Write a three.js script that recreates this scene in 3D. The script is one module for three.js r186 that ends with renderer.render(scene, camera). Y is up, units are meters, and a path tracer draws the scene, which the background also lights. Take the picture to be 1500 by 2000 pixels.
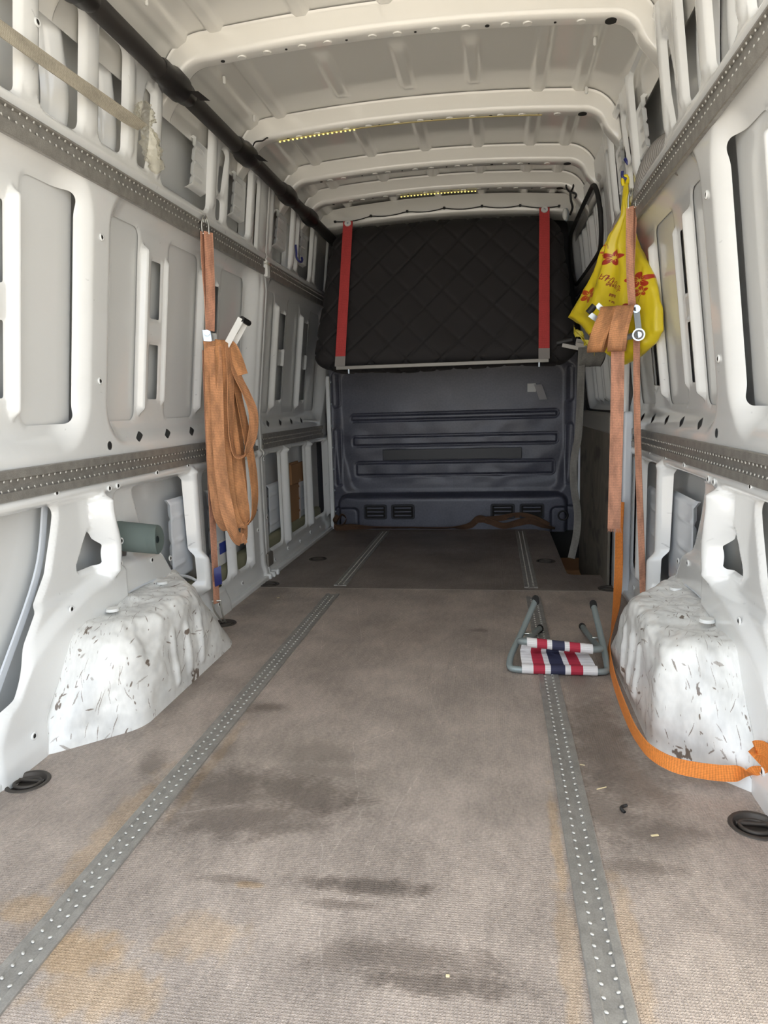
import * as THREE from 'three';
import { mergeGeometries } from 'three/addons/utils/BufferGeometryUtils.js';
import { RoundedBoxGeometry } from 'three/addons/geometries/RoundedBoxGeometry.js';
import { createNoise2D, createNoise3D } from 'simplex-noise';

// ---------------------------------------------------------------- camera, sky, sun, exposure
const scene = new THREE.Scene();
const camera = new THREE.PerspectiveCamera(2 * Math.atan(1000 / 1384.4) * 180 / Math.PI, 0.75, 0.05, 200);
camera.position.set(0.2897, 0.8592, 0);
camera.rotation.order = 'YXZ';
camera.rotation.set(-8.646 * Math.PI / 180, 9.038 * Math.PI / 180, -1.644 * Math.PI / 180);
scene.add(camera);
scene.background = new THREE.Color().setRGB(1.0, 1.1, 1.24);
const sun = new THREE.DirectionalLight(new THREE.Color().setRGB(1, 0.95, 0.86), 7.5);
sun.position.set(-5.04, 6, 0.995); sun.target.position.set(0, 0, -0.4);
sun.castShadow = true; sun.shadow.radius = 1.5; sun.shadow.mapSize.set(2048, 2048);
Object.assign(sun.shadow.camera, { left: -6, right: 6, top: 6, bottom: -6, near: 0.5, far: 30 });
scene.add(sun, sun.target);
const renderer = new THREE.WebGLRenderer({ antialias: true });
renderer.toneMapping = THREE.LinearToneMapping;
renderer.toneMappingExposure = 2.65;
renderer.shadowMap.enabled = true;

// ---------------------------------------------------------------- helpers
function rngOf(seed) { let a = seed >>> 0; return () => { a = (a + 0x6D2B79F5) >>> 0; let t = a; t = Math.imul(t ^ (t >>> 15), t | 1); t ^= t + Math.imul(t ^ (t >>> 7), t | 61); return ((t ^ (t >>> 14)) >>> 0) / 4294967296; }; }
const N2 = createNoise2D(rngOf(11)), N3 = createNoise3D(rngOf(23));
const fbm = (x, y, o = 4) => { let s = 0, a = 0.5, f = 1; for (let i = 0; i < o; i++) { s += a * N2(x * f, y * f); a *= 0.5; f *= 2.03; } return s; };
const clamp = (v, a, b) => Math.min(b, Math.max(a, v));
const ss = (a, b, v) => { const t = clamp((v - a) / (b - a), 0, 1); return t * t * (3 - 2 * t); };
const lerp = (a, b, t) => a + (b - a) * t;
const V = (x, y, z) => new THREE.Vector3(x, y, z);
const counts = {};
function numbered(n) { const k = counts[n] = (counts[n] ?? -1) + 1; return k ? n + '_' + String(k).padStart(3, '0') : n; }
function thing(name, label, category, group, kind) {
  const o = new THREE.Group(); o.name = numbered(name); o.userData = { label, category };
  if (group) o.userData.group = group;
  if (kind) o.userData.kind = kind;
  scene.add(o); return o;
}
const structure = (name, label, category) => thing(name, label, category, null, 'structure');
function part(parent, name, geo, mat, label, kind) {
  const m = new THREE.Mesh(geo, mat); m.name = name;
  if (label) m.userData.label = label;
  if (kind) m.userData.kind = kind;
  parent.add(m); return m;
}
const merge = (list) => mergeGeometries(list.map((g) => { const h = g.index ? g.toNonIndexed() : g; for (const k of Object.keys(h.attributes)) if (!['position', 'normal', 'uv'].includes(k)) h.deleteAttribute(k); return h; }));
const box = (x, y, z, w, h, d) => new THREE.BoxGeometry(w, h, d).translate(x, y, z);
const rbox = (x, y, z, w, h, d, r = 0.004, s = 2) => new RoundedBoxGeometry(w, h, d, s, Math.min(r, w / 2.01, h / 2.01, d / 2.01)).translate(x, y, z);
const curveOf = (pts, closed = false) => new THREE.CatmullRomCurve3(pts.map((p) => p.isVector3 ? p : V(...p)), closed, 'centripetal');
const tube = (pts, r, n = 40, k = 8, closed = false) => new THREE.TubeGeometry(curveOf(pts, closed), n, r, k, closed);
function rod(a, b, r, k = 12) { const A = V(...a), B = V(...b), d = B.clone().sub(A); const g = new THREE.CylinderGeometry(r, r, d.length(), k); g.applyQuaternion(new THREE.Quaternion().setFromUnitVectors(V(0, 1, 0), d.clone().normalize())); g.translate(...A.add(B).multiplyScalar(0.5).toArray()); return g; }
function bar(a, b, w, t, up = V(0, 0, 1)) { // rounded flat bar from a to b, w wide, t thick (t along up)
  const A = V(...a), B = V(...b), y = B.clone().sub(A), L = y.length(); y.normalize(); const z = up.clone().addScaledVector(y, -up.dot(y)).normalize(), x = y.clone().cross(z);
  const g = new RoundedBoxGeometry(w, L, t, 2, Math.min(t, w) * 0.3); g.applyMatrix4(new THREE.Matrix4().makeBasis(x, y, z).setPosition(A.add(B).multiplyScalar(0.5))); return g;
}
// webbing: a strip w wide and t thick along pts; wdir one width direction or one per point
function ribbon(pts, wdir, w, t = 0.003, n = 60, closed = false) {
  const P = pts.map((p) => V(...p)), c = curveOf(P, closed), many = Array.isArray(wdir[0]);
  const D = P.map((_, i) => V(...(many ? wdir[Math.min(i, wdir.length - 1)] : wdir)).normalize());
  const pos = [], uv = [], idx = []; let L = 0, last = null;
  for (let i = 0; i <= n; i++) {
    const s = i / n, p = c.getPoint(s), T = c.getTangent(s), f = s * (closed ? P.length : P.length - 1), k = Math.min(Math.floor(f), P.length - 1), k2 = closed ? (k + 1) % P.length : Math.min(k + 1, P.length - 1);
    const W = D[k].clone().lerp(D[k2], f - k); W.addScaledVector(T, -W.dot(T)).normalize(); const N = T.clone().cross(W).normalize();
    if (last) L += p.distanceTo(last); last = p;
    for (const [a, b, q] of [[-1, 1, 0], [1, 1, w], [1, -1, w + t], [-1, -1, 2 * w + t]]) { const r = p.clone().addScaledVector(W, a * w / 2).addScaledVector(N, b * t / 2); pos.push(r.x, r.y, r.z); uv.push(q, L); }
    if (i) for (let j = 0; j < 4; j++) { const a = (i - 1) * 4 + j, b = (i - 1) * 4 + (j + 1) % 4; idx.push(a, b, a + 4, b, b + 4, a + 4); }
  }
  if (!closed) { idx.push(0, 2, 1, 0, 3, 2); const e = n * 4; idx.push(e, e + 1, e + 2, e, e + 2, e + 3); }
  const g = new THREE.BufferGeometry(); g.setAttribute('position', new THREE.Float32BufferAttribute(pos, 3)); g.setAttribute('uv', new THREE.Float32BufferAttribute(uv, 2)); g.setIndex(idx);
  const h = g.toNonIndexed(); h.computeVertexNormals(); smoothStrip(h); return h;
}
function smoothStrip(g) { // share normals between neighbours that turn gently, keep the strip's edges crisp
  const p = g.attributes.position, n = g.attributes.normal, map = new Map();
  for (let i = 0; i < p.count; i++) { const k = [p.getX(i), p.getY(i), p.getZ(i)].map((v) => Math.round(v * 1e5)).join(); (map.get(k) ?? map.set(k, []).get(k)).push(i); }
  const src = n.array.slice(), at = (i) => V(src[i * 3], src[i * 3 + 1], src[i * 3 + 2]);
  for (const l of map.values()) for (const i of l) { const a = at(i), s = V(0, 0, 0); for (const j of l) { const b = at(j); if (a.dot(b) > 0.6) s.add(b); } s.normalize(); n.setXYZ(i, s.x, s.y, s.z); }
}
function grid(nu, nv, f, wrapU = false) { // f(i/nu, j/nv) -> [x, y, z, u, v]
  const pos = [], uv = [], idx = [];
  for (let j = 0; j <= nv; j++) for (let i = 0; i <= nu; i++) { const q = f(i / nu, j / nv); pos.push(q[0], q[1], q[2]); uv.push(q[3] ?? i / nu, q[4] ?? j / nv); }
  for (let j = 0; j < nv; j++) for (let i = 0; i < nu; i++) { const a = j * (nu + 1) + i, b = a + 1, c = a + nu + 1, d = c + 1; idx.push(a, b, d, a, d, c); }
  const g = new THREE.BufferGeometry(); g.setAttribute('position', new THREE.Float32BufferAttribute(pos, 3)); g.setAttribute('uv', new THREE.Float32BufferAttribute(uv, 2)); g.setIndex(idx); g.computeVertexNormals();
  if (wrapU) { const n = g.attributes.normal; for (let j = 0; j <= nv; j++) { const a = j * (nu + 1), b = a + nu; const s = V(n.getX(a) + n.getX(b), n.getY(a) + n.getY(b), n.getZ(a) + n.getZ(b)).normalize(); n.setXYZ(a, s.x, s.y, s.z); n.setXYZ(b, s.x, s.y, s.z); } }
  return g;
}
function extrudeProfile(pts, x0, x1) { // closed (y, z) profile swept along x
  const s = new THREE.Shape(pts.map(([a, b]) => new THREE.Vector2(a, b))); const g = new THREE.ExtrudeGeometry(s, { depth: x1 - x0, bevelEnabled: false }); return g;
}
const rr = (u, y, u0, u1, y0, y1, r) => { const a = Math.abs(u - (u0 + u1) / 2) - (u1 - u0) / 2 + r, b = Math.abs(y - (y0 + y1) / 2) - (y1 - y0) / 2 + r; return Math.hypot(Math.max(a, 0), Math.max(b, 0)) + Math.min(Math.max(a, b), 0) - r; };
function sdPoly(u, y, v, r) { let d = 1e9, s = 1; for (let i = 0, j = v.length - 1; i < v.length; j = i++) { const ex = v[j][0] - v[i][0], ey = v[j][1] - v[i][1], wx = u - v[i][0], wy = y - v[i][1], t = clamp((wx * ex + wy * ey) / (ex * ex + ey * ey), 0, 1); d = Math.min(d, (wx - ex * t) ** 2 + (wy - ey * t) ** 2); const c1 = y >= v[i][1], c2 = y < v[j][1], c3 = ex * wy > ey * wx; if ((c1 && c2 && c3) || (!c1 && !c2 && !c3)) s = -s; } return s * Math.sqrt(d) - r; }
// a stamped metal sheet: grid in (u, y), holes cut where holeSd < 0, pos(u, y) -> point
function sheet(u0, u1, y0, y1, step, holeSd, pos) {
  const nu = Math.round((u1 - u0) / step), ny = Math.round((y1 - y0) / step), P = new Float32Array((nu + 1) * (ny + 1) * 3), T = new Float32Array((nu + 1) * (ny + 1) * 2), UV = [];
  for (let j = 0; j <= ny; j++) for (let i = 0; i <= nu; i++) {
    let u = lerp(u0, u1, i / nu), y = lerp(y0, y1, j / ny), s = holeSd(u, y);
    if (Math.abs(s) < step * 0.8) for (let k = 0; k < 2; k++) { const h = 5e-4, gx = (holeSd(u + h, y) - s) / h, gy = (holeSd(u, y + h) - s) / h, l = gx * gx + gy * gy; if (l > 0.2) { u -= s * gx / l; y -= s * gy / l; } s = holeSd(u, y); }
    const k = j * (nu + 1) + i, p = pos(u, y); P.set(p, k * 3); T[k * 2] = u; T[k * 2 + 1] = y; UV.push(u, y);
  }
  const idx = [], keep = (a, b, c) => { const u = (T[a * 2] + T[b * 2] + T[c * 2]) / 3, y = (T[a * 2 + 1] + T[b * 2 + 1] + T[c * 2 + 1]) / 3; if (holeSd(u, y) > -1e-4) idx.push(a, b, c); };
  for (let j = 0; j < ny; j++) for (let i = 0; i < nu; i++) { const a = j * (nu + 1) + i, b = a + 1, c = a + nu + 1, d = c + 1; if ((i + j) % 2) { keep(a, b, d); keep(a, d, c); } else { keep(a, b, c); keep(b, d, c); } }
  const map = new Int32Array((nu + 1) * (ny + 1)).fill(-1), pp = [], uu = []; let n = 0;
  const out = idx.map((k) => { if (map[k] < 0) { map[k] = n++; pp.push(P[k * 3], P[k * 3 + 1], P[k * 3 + 2]); uu.push(T[k * 2], T[k * 2 + 1]); } return map[k]; });
  const g = new THREE.BufferGeometry(); g.setAttribute('position', new THREE.Float32BufferAttribute(pp, 3)); g.setAttribute('uv', new THREE.Float32BufferAttribute(uu, 2)); g.setIndex(out); g.computeVertexNormals(); return g;
}
// ---------------------------------------------------------------- textures
function dataTex(w, h, f, srgb = true, rx = 1, ry = 1) {
  const d = new Uint8Array(w * h * 4);
  for (let y = 0; y < h; y++) for (let x = 0; x < w; x++) { const c = f(x / w, y / h), k = (y * w + x) * 4; d[k] = clamp(c[0], 0, 255); d[k + 1] = clamp(c[1], 0, 255); d[k + 2] = clamp(c[2], 0, 255); d[k + 3] = 255; }
  const t = new THREE.DataTexture(d, w, h); t.wrapS = t.wrapT = THREE.RepeatWrapping; t.magFilter = THREE.LinearFilter; t.minFilter = THREE.LinearMipmapLinearFilter; t.generateMipmaps = true;
  if (srgb) t.colorSpace = THREE.SRGBColorSpace; t.repeat.set(rx, ry); t.needsUpdate = true; return t;
}
function canvasTex(w, h, draw) { const c = document.createElement('canvas'); c.width = w; c.height = h; draw(c.getContext('2d'), w, h); const t = new THREE.CanvasTexture(c); t.colorSpace = THREE.SRGBColorSpace; t.wrapS = t.wrapT = THREE.RepeatWrapping; return t; }
const FX0 = -0.9, FW = 1.8, FU0 = 0.5, FL = 4.4;
const stains = [ // x, u, half x, half u, strength, turn
  [-0.33, 1.43, 0.13, 0.085, 0.8, 0.1], [-0.14, 1.43, 0.13, 0.07, 0.85, -0.2], [-0.24, 1.32, 0.16, 0.06, 0.7, 0.1], [-0.12, 1.53, 0.10, 0.03, 0.35, 0], [0.06, 1.143, 0.115, 0.02, 0.85, 0], [0.02, 1.09, 0.05, 0.012, 0.5, 0],
  [0.16, 0.985, 0.12, 0.028, 0.6, 0], [0.2, 0.94, 0.11, 0.022, 0.75, 0], [0.05, 0.98, 0.06, 0.03, 0.4, 0.4], [-0.37, 1.87, 0.055, 0.03, 0.65, 0.3], [-0.14, 1.62, 0.1, 0.06, 0.3, 0], [-0.2, 1.13, 0.06, 0.012, 0.5, 0],
  [0.55, 1.71, 0.07, 0.28, 0.75, 0], [0.6, 1.56, 0.08, 0.1, 0.65, 0], [0.62, 1.37, 0.08, 0.035, 0.5, 0], [0.52, 1.42, 0.05, 0.07, 0.55, 0], [0.55, 1.25, 0.07, 0.02, 0.45, 0], [0.54, 2.15, 0.06, 0.2, 0.5, 0], [0.23, 2.62, 0.03, 0.02, 0.6, 0],
  [-0.55, 1.52, 0.03, 0.06, 0.5, 0.2], [-0.39, 1.6, 0.03, 0.05, 0.4, 0], [-0.05, 2.55, 0.1, 0.14, 0.18, 0], [0.1, 3.9, 0.3, 0.12, 0.35, 0], [-0.1, 4.4, 0.5, 0.25, 0.45, 0], [-0.66, 1.98, 0.04, 0.3, 0.3, 0], [-0.75, 3.0, 0.07, 0.3, 0.3, 0]];
const rust = [[-0.5, 1.25, 0.035, 0.25, 0.55], [-0.38, 0.93, 0.09, 0.05, 0.9], [-0.2, 0.99, 0.08, 0.05, 0.45], [-0.15, 1.12, 0.03, 0.01, 0.7], [-0.52, 1.02, 0.06, 0.04, 0.7], [0.405, 1.3, 0.012, 0.2, 0.7], [0.5, 1.05, 0.02, 0.18, 0.5], [-0.3, 0.86, 0.1, 0.05, 0.7], [-0.4, 1.55, 0.015, 0.25, 0.4], [0.4, 1.02, 0.018, 0.2, 0.5]];
const rs = rngOf(5), scratches = Array.from({ length: 150 }, () => { const a = rs() < 0.7 ? (rs() - 0.5) * 0.5 : (rs() - 0.5) * 3, l = 0.05 + rs() ** 2 * 0.55; const x = -0.85 + rs() * 1.7, u = 0.6 + rs() * 4.1; return [x, u, x + Math.sin(a) * l, u + Math.cos(a) * l, 0.25 + rs() * 0.6, rs() < 0.8]; });
scratches.push([0.03, 1.95, 0.16, 2.25, 1, true], [-0.05, 1.68, 0.02, 1.76, 1.3, true], [0.1, 2.28, 0.14, 2.42, 0.9, true], [0.33, 2.4, 0.3, 2.75, 0.7, true]);
const FPW = 1024, FPH = 2048, floorPx = new Float32Array(FPW * FPH * 3);
for (let j = 0; j < FPH; j++) for (let i = 0; i < FPW; i++) {
  const x = FX0 + FW * (i + 0.5) / FPW, u = FU0 + FL * (j + 0.5) / FPH; let r = 167, g = 154, b = 143;
  const n1 = fbm(x * 3, u * 3, 4), n2 = fbm(x * 26 + 7, u * 9, 3), n3 = N2(x * 160, u * 60), n4 = N2(x * 60, u * 190);
  const base = 1 + 0.15 * n1 + 0.07 * n2 + 0.06 * n3 + 0.06 * n4; r *= base; g *= base; b *= base;
  if (u > 3.2) { r *= 0.75; g *= 0.745; b *= 0.75; }
  let d = 0; for (const [sx, su, hx, hu, st, t] of stains) { if (Math.abs(x - sx) > hx * 2.4 + 0.06 || Math.abs(u - su) > hu * 2.4 + 0.06) continue; const c = Math.cos(t), s = Math.sin(t), qx = ((x - sx) * c + (u - su) * s) / hx, qu = (-(x - sx) * s + (u - su) * c) / hu, e = Math.hypot(qx, qu) + 0.55 * fbm(x * 14 + sx * 9, u * 14, 3) + 0.22 * n4; d = Math.max(d, st * ss(1.6, 0.35, e)); }
  d *= 0.8 + 0.2 * n3 + 0.25 * n2; const k = 1 - 0.5 * clamp(d, 0, 1); r *= k; g *= lerp(1, 0.97, d) * k; b *= lerp(1, 0.94, d) * k;
  let o = 0; for (const [sx, su, hx, hu, st] of rust) { if (Math.abs(x - sx) > hx * 2.4 || Math.abs(u - su) > hu * 2.4) continue; const e = Math.hypot((x - sx) / hx, (u - su) / hu) + 0.6 * fbm(x * 17, u * 12 + sx, 3); o = Math.max(o, st * ss(1.3, 0.5, e)); }
  r += o * 10; g -= o * 3; b -= o * 22; const k3 = (j * FPW + i) * 3; floorPx[k3] = r; floorPx[k3 + 1] = g; floorPx[k3 + 2] = b;
}
for (const [x0, u0, x1, u1, st, light] of scratches) { const n = Math.ceil(Math.hypot((x1 - x0) / FW * FPW, (u1 - u0) / FL * FPH) * 1.5); for (let k = 0; k <= n; k++) { const t = k / n, i = Math.round((lerp(x0, x1, t) + 0.004 * N2(t * 3 + x0 * 9, u0) - FX0) / FW * FPW), j = Math.round((lerp(u0, u1, t) - FU0) / FL * FPH); if (i < 0 || j < 0 || i >= FPW || j >= FPH) continue; const a = st * (0.5 + 0.5 * N2(t * 12, x0 * 40)) * 28 * (light ? 1 : -1), q = (j * FPW + i) * 3; for (let c = 0; c < 3; c++) floorPx[q + c] += a; } }
const floorMap = dataTex(FPW, FPH, (s, t) => { const q = (Math.floor(t * FPH + 0.5) * FPW + Math.floor(s * FPW + 0.5)) * 3; return [floorPx[q], floorPx[q + 1], floorPx[q + 2]]; });
floorMap.repeat.set(1 / FW, 1 / FL); floorMap.offset.set(-FX0 / FW, -FU0 / FL);
const meshBump = dataTex(256, 256, (s, t) => { const a = Math.abs(Math.sin(s * Math.PI * 16)), b = Math.abs(Math.sin(t * Math.PI * 16)); const v = 110 + 90 * Math.max(a ** 6, b ** 6) + 45 * N2(s * 40, t * 40); return [v, v, v]; }, false, 1 / 0.088, 1 / 0.088);
const weave = (seed, cr, cg, cb, dirt) => dataTex(256, 1024, (s, t) => { const rib = 0.94 + 0.06 * Math.sin(t * Math.PI * 2 * 150) + 0.05 * Math.sin(s * Math.PI * 2 * 14), n = fbm(s * 0.9 + seed, t * 6, 3), m = fbm(s * 5 + seed * 3, t * 90, 3), sp = ss(0.55, 0.75, fbm(s * 3 + seed, t * 50, 3) + 0.15 * n), k = rib * (1 + 0.08 * m) * (1 - dirt * (0.4 * ss(-0.5, 0.7, n) + 0.5 * sp)); return [cr * k, cg * k, cb * k]; }, true, 1 / 0.05, 1 / 0.9);
const paintMarks = dataTex(1024, 1024, (() => { const r = rngOf(77), a = new Float32Array(1024 * 1024); for (let k = 0; k < 160; k++) { let x = r() * 1024, y = r() * 1024; const an = r() * 6.3, l = 1 + r() ** 3 * 9, st = 0.1 + r() * 0.35; for (let i = 0; i < l; i++) { x += Math.cos(an); y += Math.sin(an); a[((y + 1024 | 0) % 1024) * 1024 + ((x + 1024 | 0) % 1024)] = st; } } return (s, t) => { const k = 1 - 0.5 * a[(t * 1024 | 0) * 1024 + (s * 1024 | 0)] + 0.012 * fbm(s * 9, t * 9, 3); return [228 * k, 229 * k, 227 * k]; }; })(), true, 1 / 2.1, 1 / 2.1);
const archMap = (seed) => dataTex(1024, 1024, (() => { const r = rngOf(seed), a = new Float32Array(1024 * 1024); for (let k = 0; k < 1100; k++) { let x = r() * 1024, y = r() * 1024; const an = (r() < 0.6 ? 0.4 : 1.5) + (r() - 0.5) * 1.8, l = 3 + r() ** 3 * 46, st = 0.35 + r() * 0.65, w = r() < 0.2 ? 3 : 1.3; for (let i = 0; i < l; i++) { x += Math.cos(an + 0.3 * Math.sin(i * 0.2)); y += Math.sin(an); const w2 = w * Math.sin(Math.PI * (i + 0.5) / l); for (let q = -w2; q <= w2; q++) a[((y + q + 2048 | 0) % 1024) * 1024 + ((x + 1024 | 0) % 1024)] = st; } }
  return (s, t) => { const m = a[(t * 1024 | 0) * 1024 + (s * 1024 | 0)], n = fbm(s * 6 + seed, t * 6, 5), f = fbm(s * 40, t * 40 + seed, 3), bare = ss(0.56, 0.62, n + 0.3 * f), dirt = 0.09 * ss(0.1, 0.6, fbm(s * 3 + seed * 2, t * 4, 4)) + 0.035 * f; const k = 1 - dirt; let c = [226 * k, 226 * k, 222 * k]; c = c.map((v, i) => lerp(v, [98, 84, 72][i], Math.max(m * 0.85, bare * 0.85))); return c; }; })());
const plyMap = dataTex(512, 512, (s, t) => { const n = fbm(s * 3 + 2 * fbm(s * 2, t * 1.3, 3), t * 1.2, 5), f = N2(s * 120, t * 9), st = ss(0.1, 0.5, fbm(s * 2 + 9, t * 3, 4)); const k = (1 + 0.16 * n + 0.07 * f) * (1 - 0.25 * st); return [104 * k, 98 * k, 88 * k]; }, true, 1, 1);
const zincMap = dataTex(256, 1024, (s, t) => { const n = fbm(s * 4, t * 22, 4), f = N2(s * 60, t * 200), k = 1 + 0.12 * n + 0.06 * f; return [142 * k, 139 * k, 133 * k]; }, true, 4, 1);
const darkPlasticMap = dataTex(512, 512, (s, t) => { const n = fbm(s * 4, t * 7, 4), f = N2(s * 90, t * 90), k = 1 + 0.14 * n + 0.07 * f; return [74 * k, 75 * k, 87 * k]; }, true, 0.6, 0.6);
// ---------------------------------------------------------------- materials
const std = (o) => new THREE.MeshStandardMaterial({ side: THREE.DoubleSide, ...o });
const phys = (o) => new THREE.MeshPhysicalMaterial({ side: THREE.DoubleSide, ...o });
const M = {
  paint: phys({ map: paintMarks, color: 0xffffff, roughness: 0.42, clearcoat: 1, clearcoatRoughness: 0.07 }),
  skin: phys({ color: 0xe0e1df, roughness: 0.45, clearcoat: 0.8, clearcoatRoughness: 0.1 }),
  roof: phys({ color: 0xdedcd5, roughness: 0.4, clearcoat: 0.9, clearcoatRoughness: 0.09 }),
  roofBow: phys({ color: 0xe6e4dd, roughness: 0.42, clearcoat: 0.9, clearcoatRoughness: 0.08 }),
  plate: phys({ color: 0xdde2e8, roughness: 0.4, clearcoat: 0.6, clearcoatRoughness: 0.12 }),
  hole: std({ color: 0x24221f, roughness: 0.9 }),
  black: std({ color: 0x1c1b1b, roughness: 0.55 }),
  rubber: std({ color: 0x201f1e, roughness: 0.75 }),
  foam: std({ color: 0x2b2826, roughness: 0.55 }),
  tape: std({ color: 0x1f1d1c, roughness: 0.42 }),
  floor: phys({ map: floorMap, bumpMap: meshBump, bumpScale: 0.003, roughness: 0.55, clearcoat: 0.2, clearcoatRoughness: 0.4 }),
  seam: std({ color: 0xb5aea4, roughness: 0.6 }),
  zinc: std({ map: zincMap, metalness: 0.25, roughness: 0.42 }),
  zincDark: std({ color: 0x86827b, metalness: 0.5, roughness: 0.5 }),
  lug: std({ color: 0xc4c2bb, metalness: 0.35, roughness: 0.35 }),
  steel: std({ color: 0xc3cdd4, metalness: 0.75, roughness: 0.3 }),
  wire: std({ color: 0xb9b8b0, metalness: 0.9, roughness: 0.28 }),
  dirtySteel: std({ color: 0x4c4742, metalness: 0.5, roughness: 0.55 }),
  orange: std({ map: weave(1, 218, 156, 110, 0.5), roughness: 0.85 }),
  orangeDirty: std({ map: weave(4, 212, 150, 100, 0.55), roughness: 0.85 }),
  peach: std({ map: weave(7, 222, 162, 132, 0.5), roughness: 0.85 }),
  orangeBright: std({ map: weave(9, 236, 142, 62, 0.15), roughness: 0.8 }),
  brownWeb: std({ map: weave(12, 112, 82, 60, 0.5), roughness: 0.9 }),
  greyWeb: std({ map: weave(15, 112, 110, 105, 0.35), roughness: 0.9 }),
  beigeWeb: std({ map: weave(19, 182, 174, 156, 0.25), roughness: 0.85 }),
  red: std({ map: weave(22, 204, 72, 70, 0.1), roughness: 0.8 }),
  greyEnd: std({ color: 0x8d8783, roughness: 0.8 }),
  quilt: phys({ color: 0x2a2727, roughness: 0.85, sheen: 0.4, sheenRoughness: 0.6, sheenColor: new THREE.Color(0x554d48) }),
  bulk: phys({ map: darkPlasticMap, roughness: 0.42, clearcoat: 0.25, clearcoatRoughness: 0.35 }),
  bulkDark: std({ color: 0x26262c, roughness: 0.6 }),
  blackTape: std({ color: 0x232325, roughness: 0.45 }),
  ply: std({ map: plyMap, roughness: 0.8 }),
  blue: std({ color: 0x2a2f6e, roughness: 0.4 }),
  cardboard: std({ color: 0x9a7450, roughness: 0.9 }),
  greenRoll: std({ color: 0x5f6a66, roughness: 0.95 }),
  clearWrap: phys({ color: 0xf4f2ea, transmission: 0.88, roughness: 0.06, thickness: 0, ior: 1.45 }),
  stoolTube: std({ color: 0x8b9594, metalness: 0.35, roughness: 0.45 }),
  bellows: std({ color: 0x8f8b86, metalness: 0.3, roughness: 0.55 }),
  led: std({ color: 0xfff3a0, emissive: new THREE.Color(1, 0.86, 0.22), emissiveIntensity: 0.6, roughness: 0.5 }),
  ledStrip: std({ color: 0xcfc08a, roughness: 0.5 }),
  ground: std({ color: 0xbcb3a6, roughness: 0.95 }),
  outside: std({ color: 0xd4d5d4, roughness: 0.5 }),
  wood: std({ color: 0xd9c9a0, roughness: 0.9 }),
  white: std({ color: 0xe4e4e0, roughness: 0.5 }),
};
// ---------------------------------------------------------------- shell: van side profile
const UR = 0.55, UF = 4.86;                                   // rear edge and front bulkhead, u = -z
const prof = (y) => 0.875 - 0.115 * Math.max(0, y - 0.8);
const ground = structure('ground', 'pale concrete yard outside the open rear of the van', 'ground');
part(ground, 'concrete', new THREE.BoxGeometry(60, 0.2, 60).translate(0, -0.75, 10), M.ground);

// side wall features, (u, y) in metres, common to both sides
const windowsW = [[0.72, 1.925], [2.0, 3.345], [3.44, 4.78]];
const subPanels = [[1.2, 1.44], [1.68, 1.875], [2.09, 2.265], [2.49, 2.735], [2.985, 3.245], [3.53, 3.715], [3.97, 4.2], [4.46, 4.68]];
const beads = [];                                             // uc, y0, y1, half width, height
for (const u of [1.645, 2.295, 2.765, 3.745, 4.235]) { beads.push([u, 0.85, 1.4, 0.017, 0.024], [u + 0.17, 0.88, 1.385, 0.012, 0.012]); }
beads.push([1.46, 0.88, 1.385, 0.013, 0.014]);
const holes = [];
const addRR = (u0, u1, y0, y1, r, roll = 0.012) => holes.push({ b: [u0, u1, y0, y1], f: (u, y) => rr(u, y, u0, u1, y0, y1, r), roll });
const subHoles = () => { for (const [a, b] of subPanels) addRR(a, b, 0.83, 1.447, 0.03, 0.003); };
const addPoly = (v, r, roll = 0.012) => { const us = v.map((p) => p[0]), ys = v.map((p) => p[1]); holes.push({ b: [Math.min(...us) - r, Math.max(...us) + r, Math.min(...ys) - r, Math.max(...ys) + r], f: (u, y) => sdPoly(u, y, v, r), roll }); };
subHoles();
for (const u of [1.55, 2.365, 2.868, 3.845, 4.34]) { addRR(u, u + 0.066, 1.175, 1.365, 0.006, 0.004); addRR(u, u + 0.066, 0.9, 1.088, 0.006, 0.004); }
addPoly([[1.12, 0.59], [1.715, 0.59], [1.705, 0.56], [1.66, 0.45], [1.45, 0.2], [1.3, 0.14], [1.12, 0.14]], 0.025);
addPoly([[1.895, 0.5], [1.915, 0.465], [1.91, 0.42], [1.835, 0.42]], 0.012);
addPoly([[2.04, 0.51], [2.03, 0.47], [2.025, 0.42], [2.1, 0.41], [2.09, 0.48]], 0.014);
addPoly([[2.19, 0.59], [2.52, 0.59], [2.525, 0.21], [2.47, 0.22], [2.37, 0.31], [2.26, 0.44], [2.215, 0.52]], 0.022);
addRR(2.62, 2.646, 0.16, 0.615, 0.012, 0.006);
addRR(2.7, 2.93, 0.115, 0.605, 0.035); addRR(2.988, 3.01, 0.13, 0.58, 0.01, 0.006); addRR(3.035, 3.18, 0.12, 0.6, 0.035);
addRR(3.5, 3.735, 0.125, 0.62, 0.03); addRR(3.86, 3.885, 0.12, 0.62, 0.012, 0.006); addRR(3.925, 4.25, 0.13, 0.625, 0.03); addRR(4.37, 4.395, 0.13, 0.62, 0.012, 0.006); addRR(4.45, 4.75, 0.135, 0.62, 0.03);
addPoly([[2.02, 0.757], [2.021, 0.758]], 0.013, 0);
for (const u of [2.24, 2.45, 2.66, 2.88, 3.08, 3.62, 3.84, 4.06, 4.28]) addPoly([[u - 0.024, 0.766], [u + 0.024, 0.784], [u + 0.023, 0.785]], 0.0075, 0);
addRR(1.0, 1.6, 1.585, 1.9, 0.02); addRR(1.685, 1.855, 1.59, 1.9, 0.03); addRR(1.945, 2.075, 1.605, 1.89, 0.025);
addPoly([[2.17, 1.615], [2.215, 1.615], [2.24, 1.7], [2.242, 1.83], [2.215, 1.835], [2.18, 1.72]], 0.006);
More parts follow.
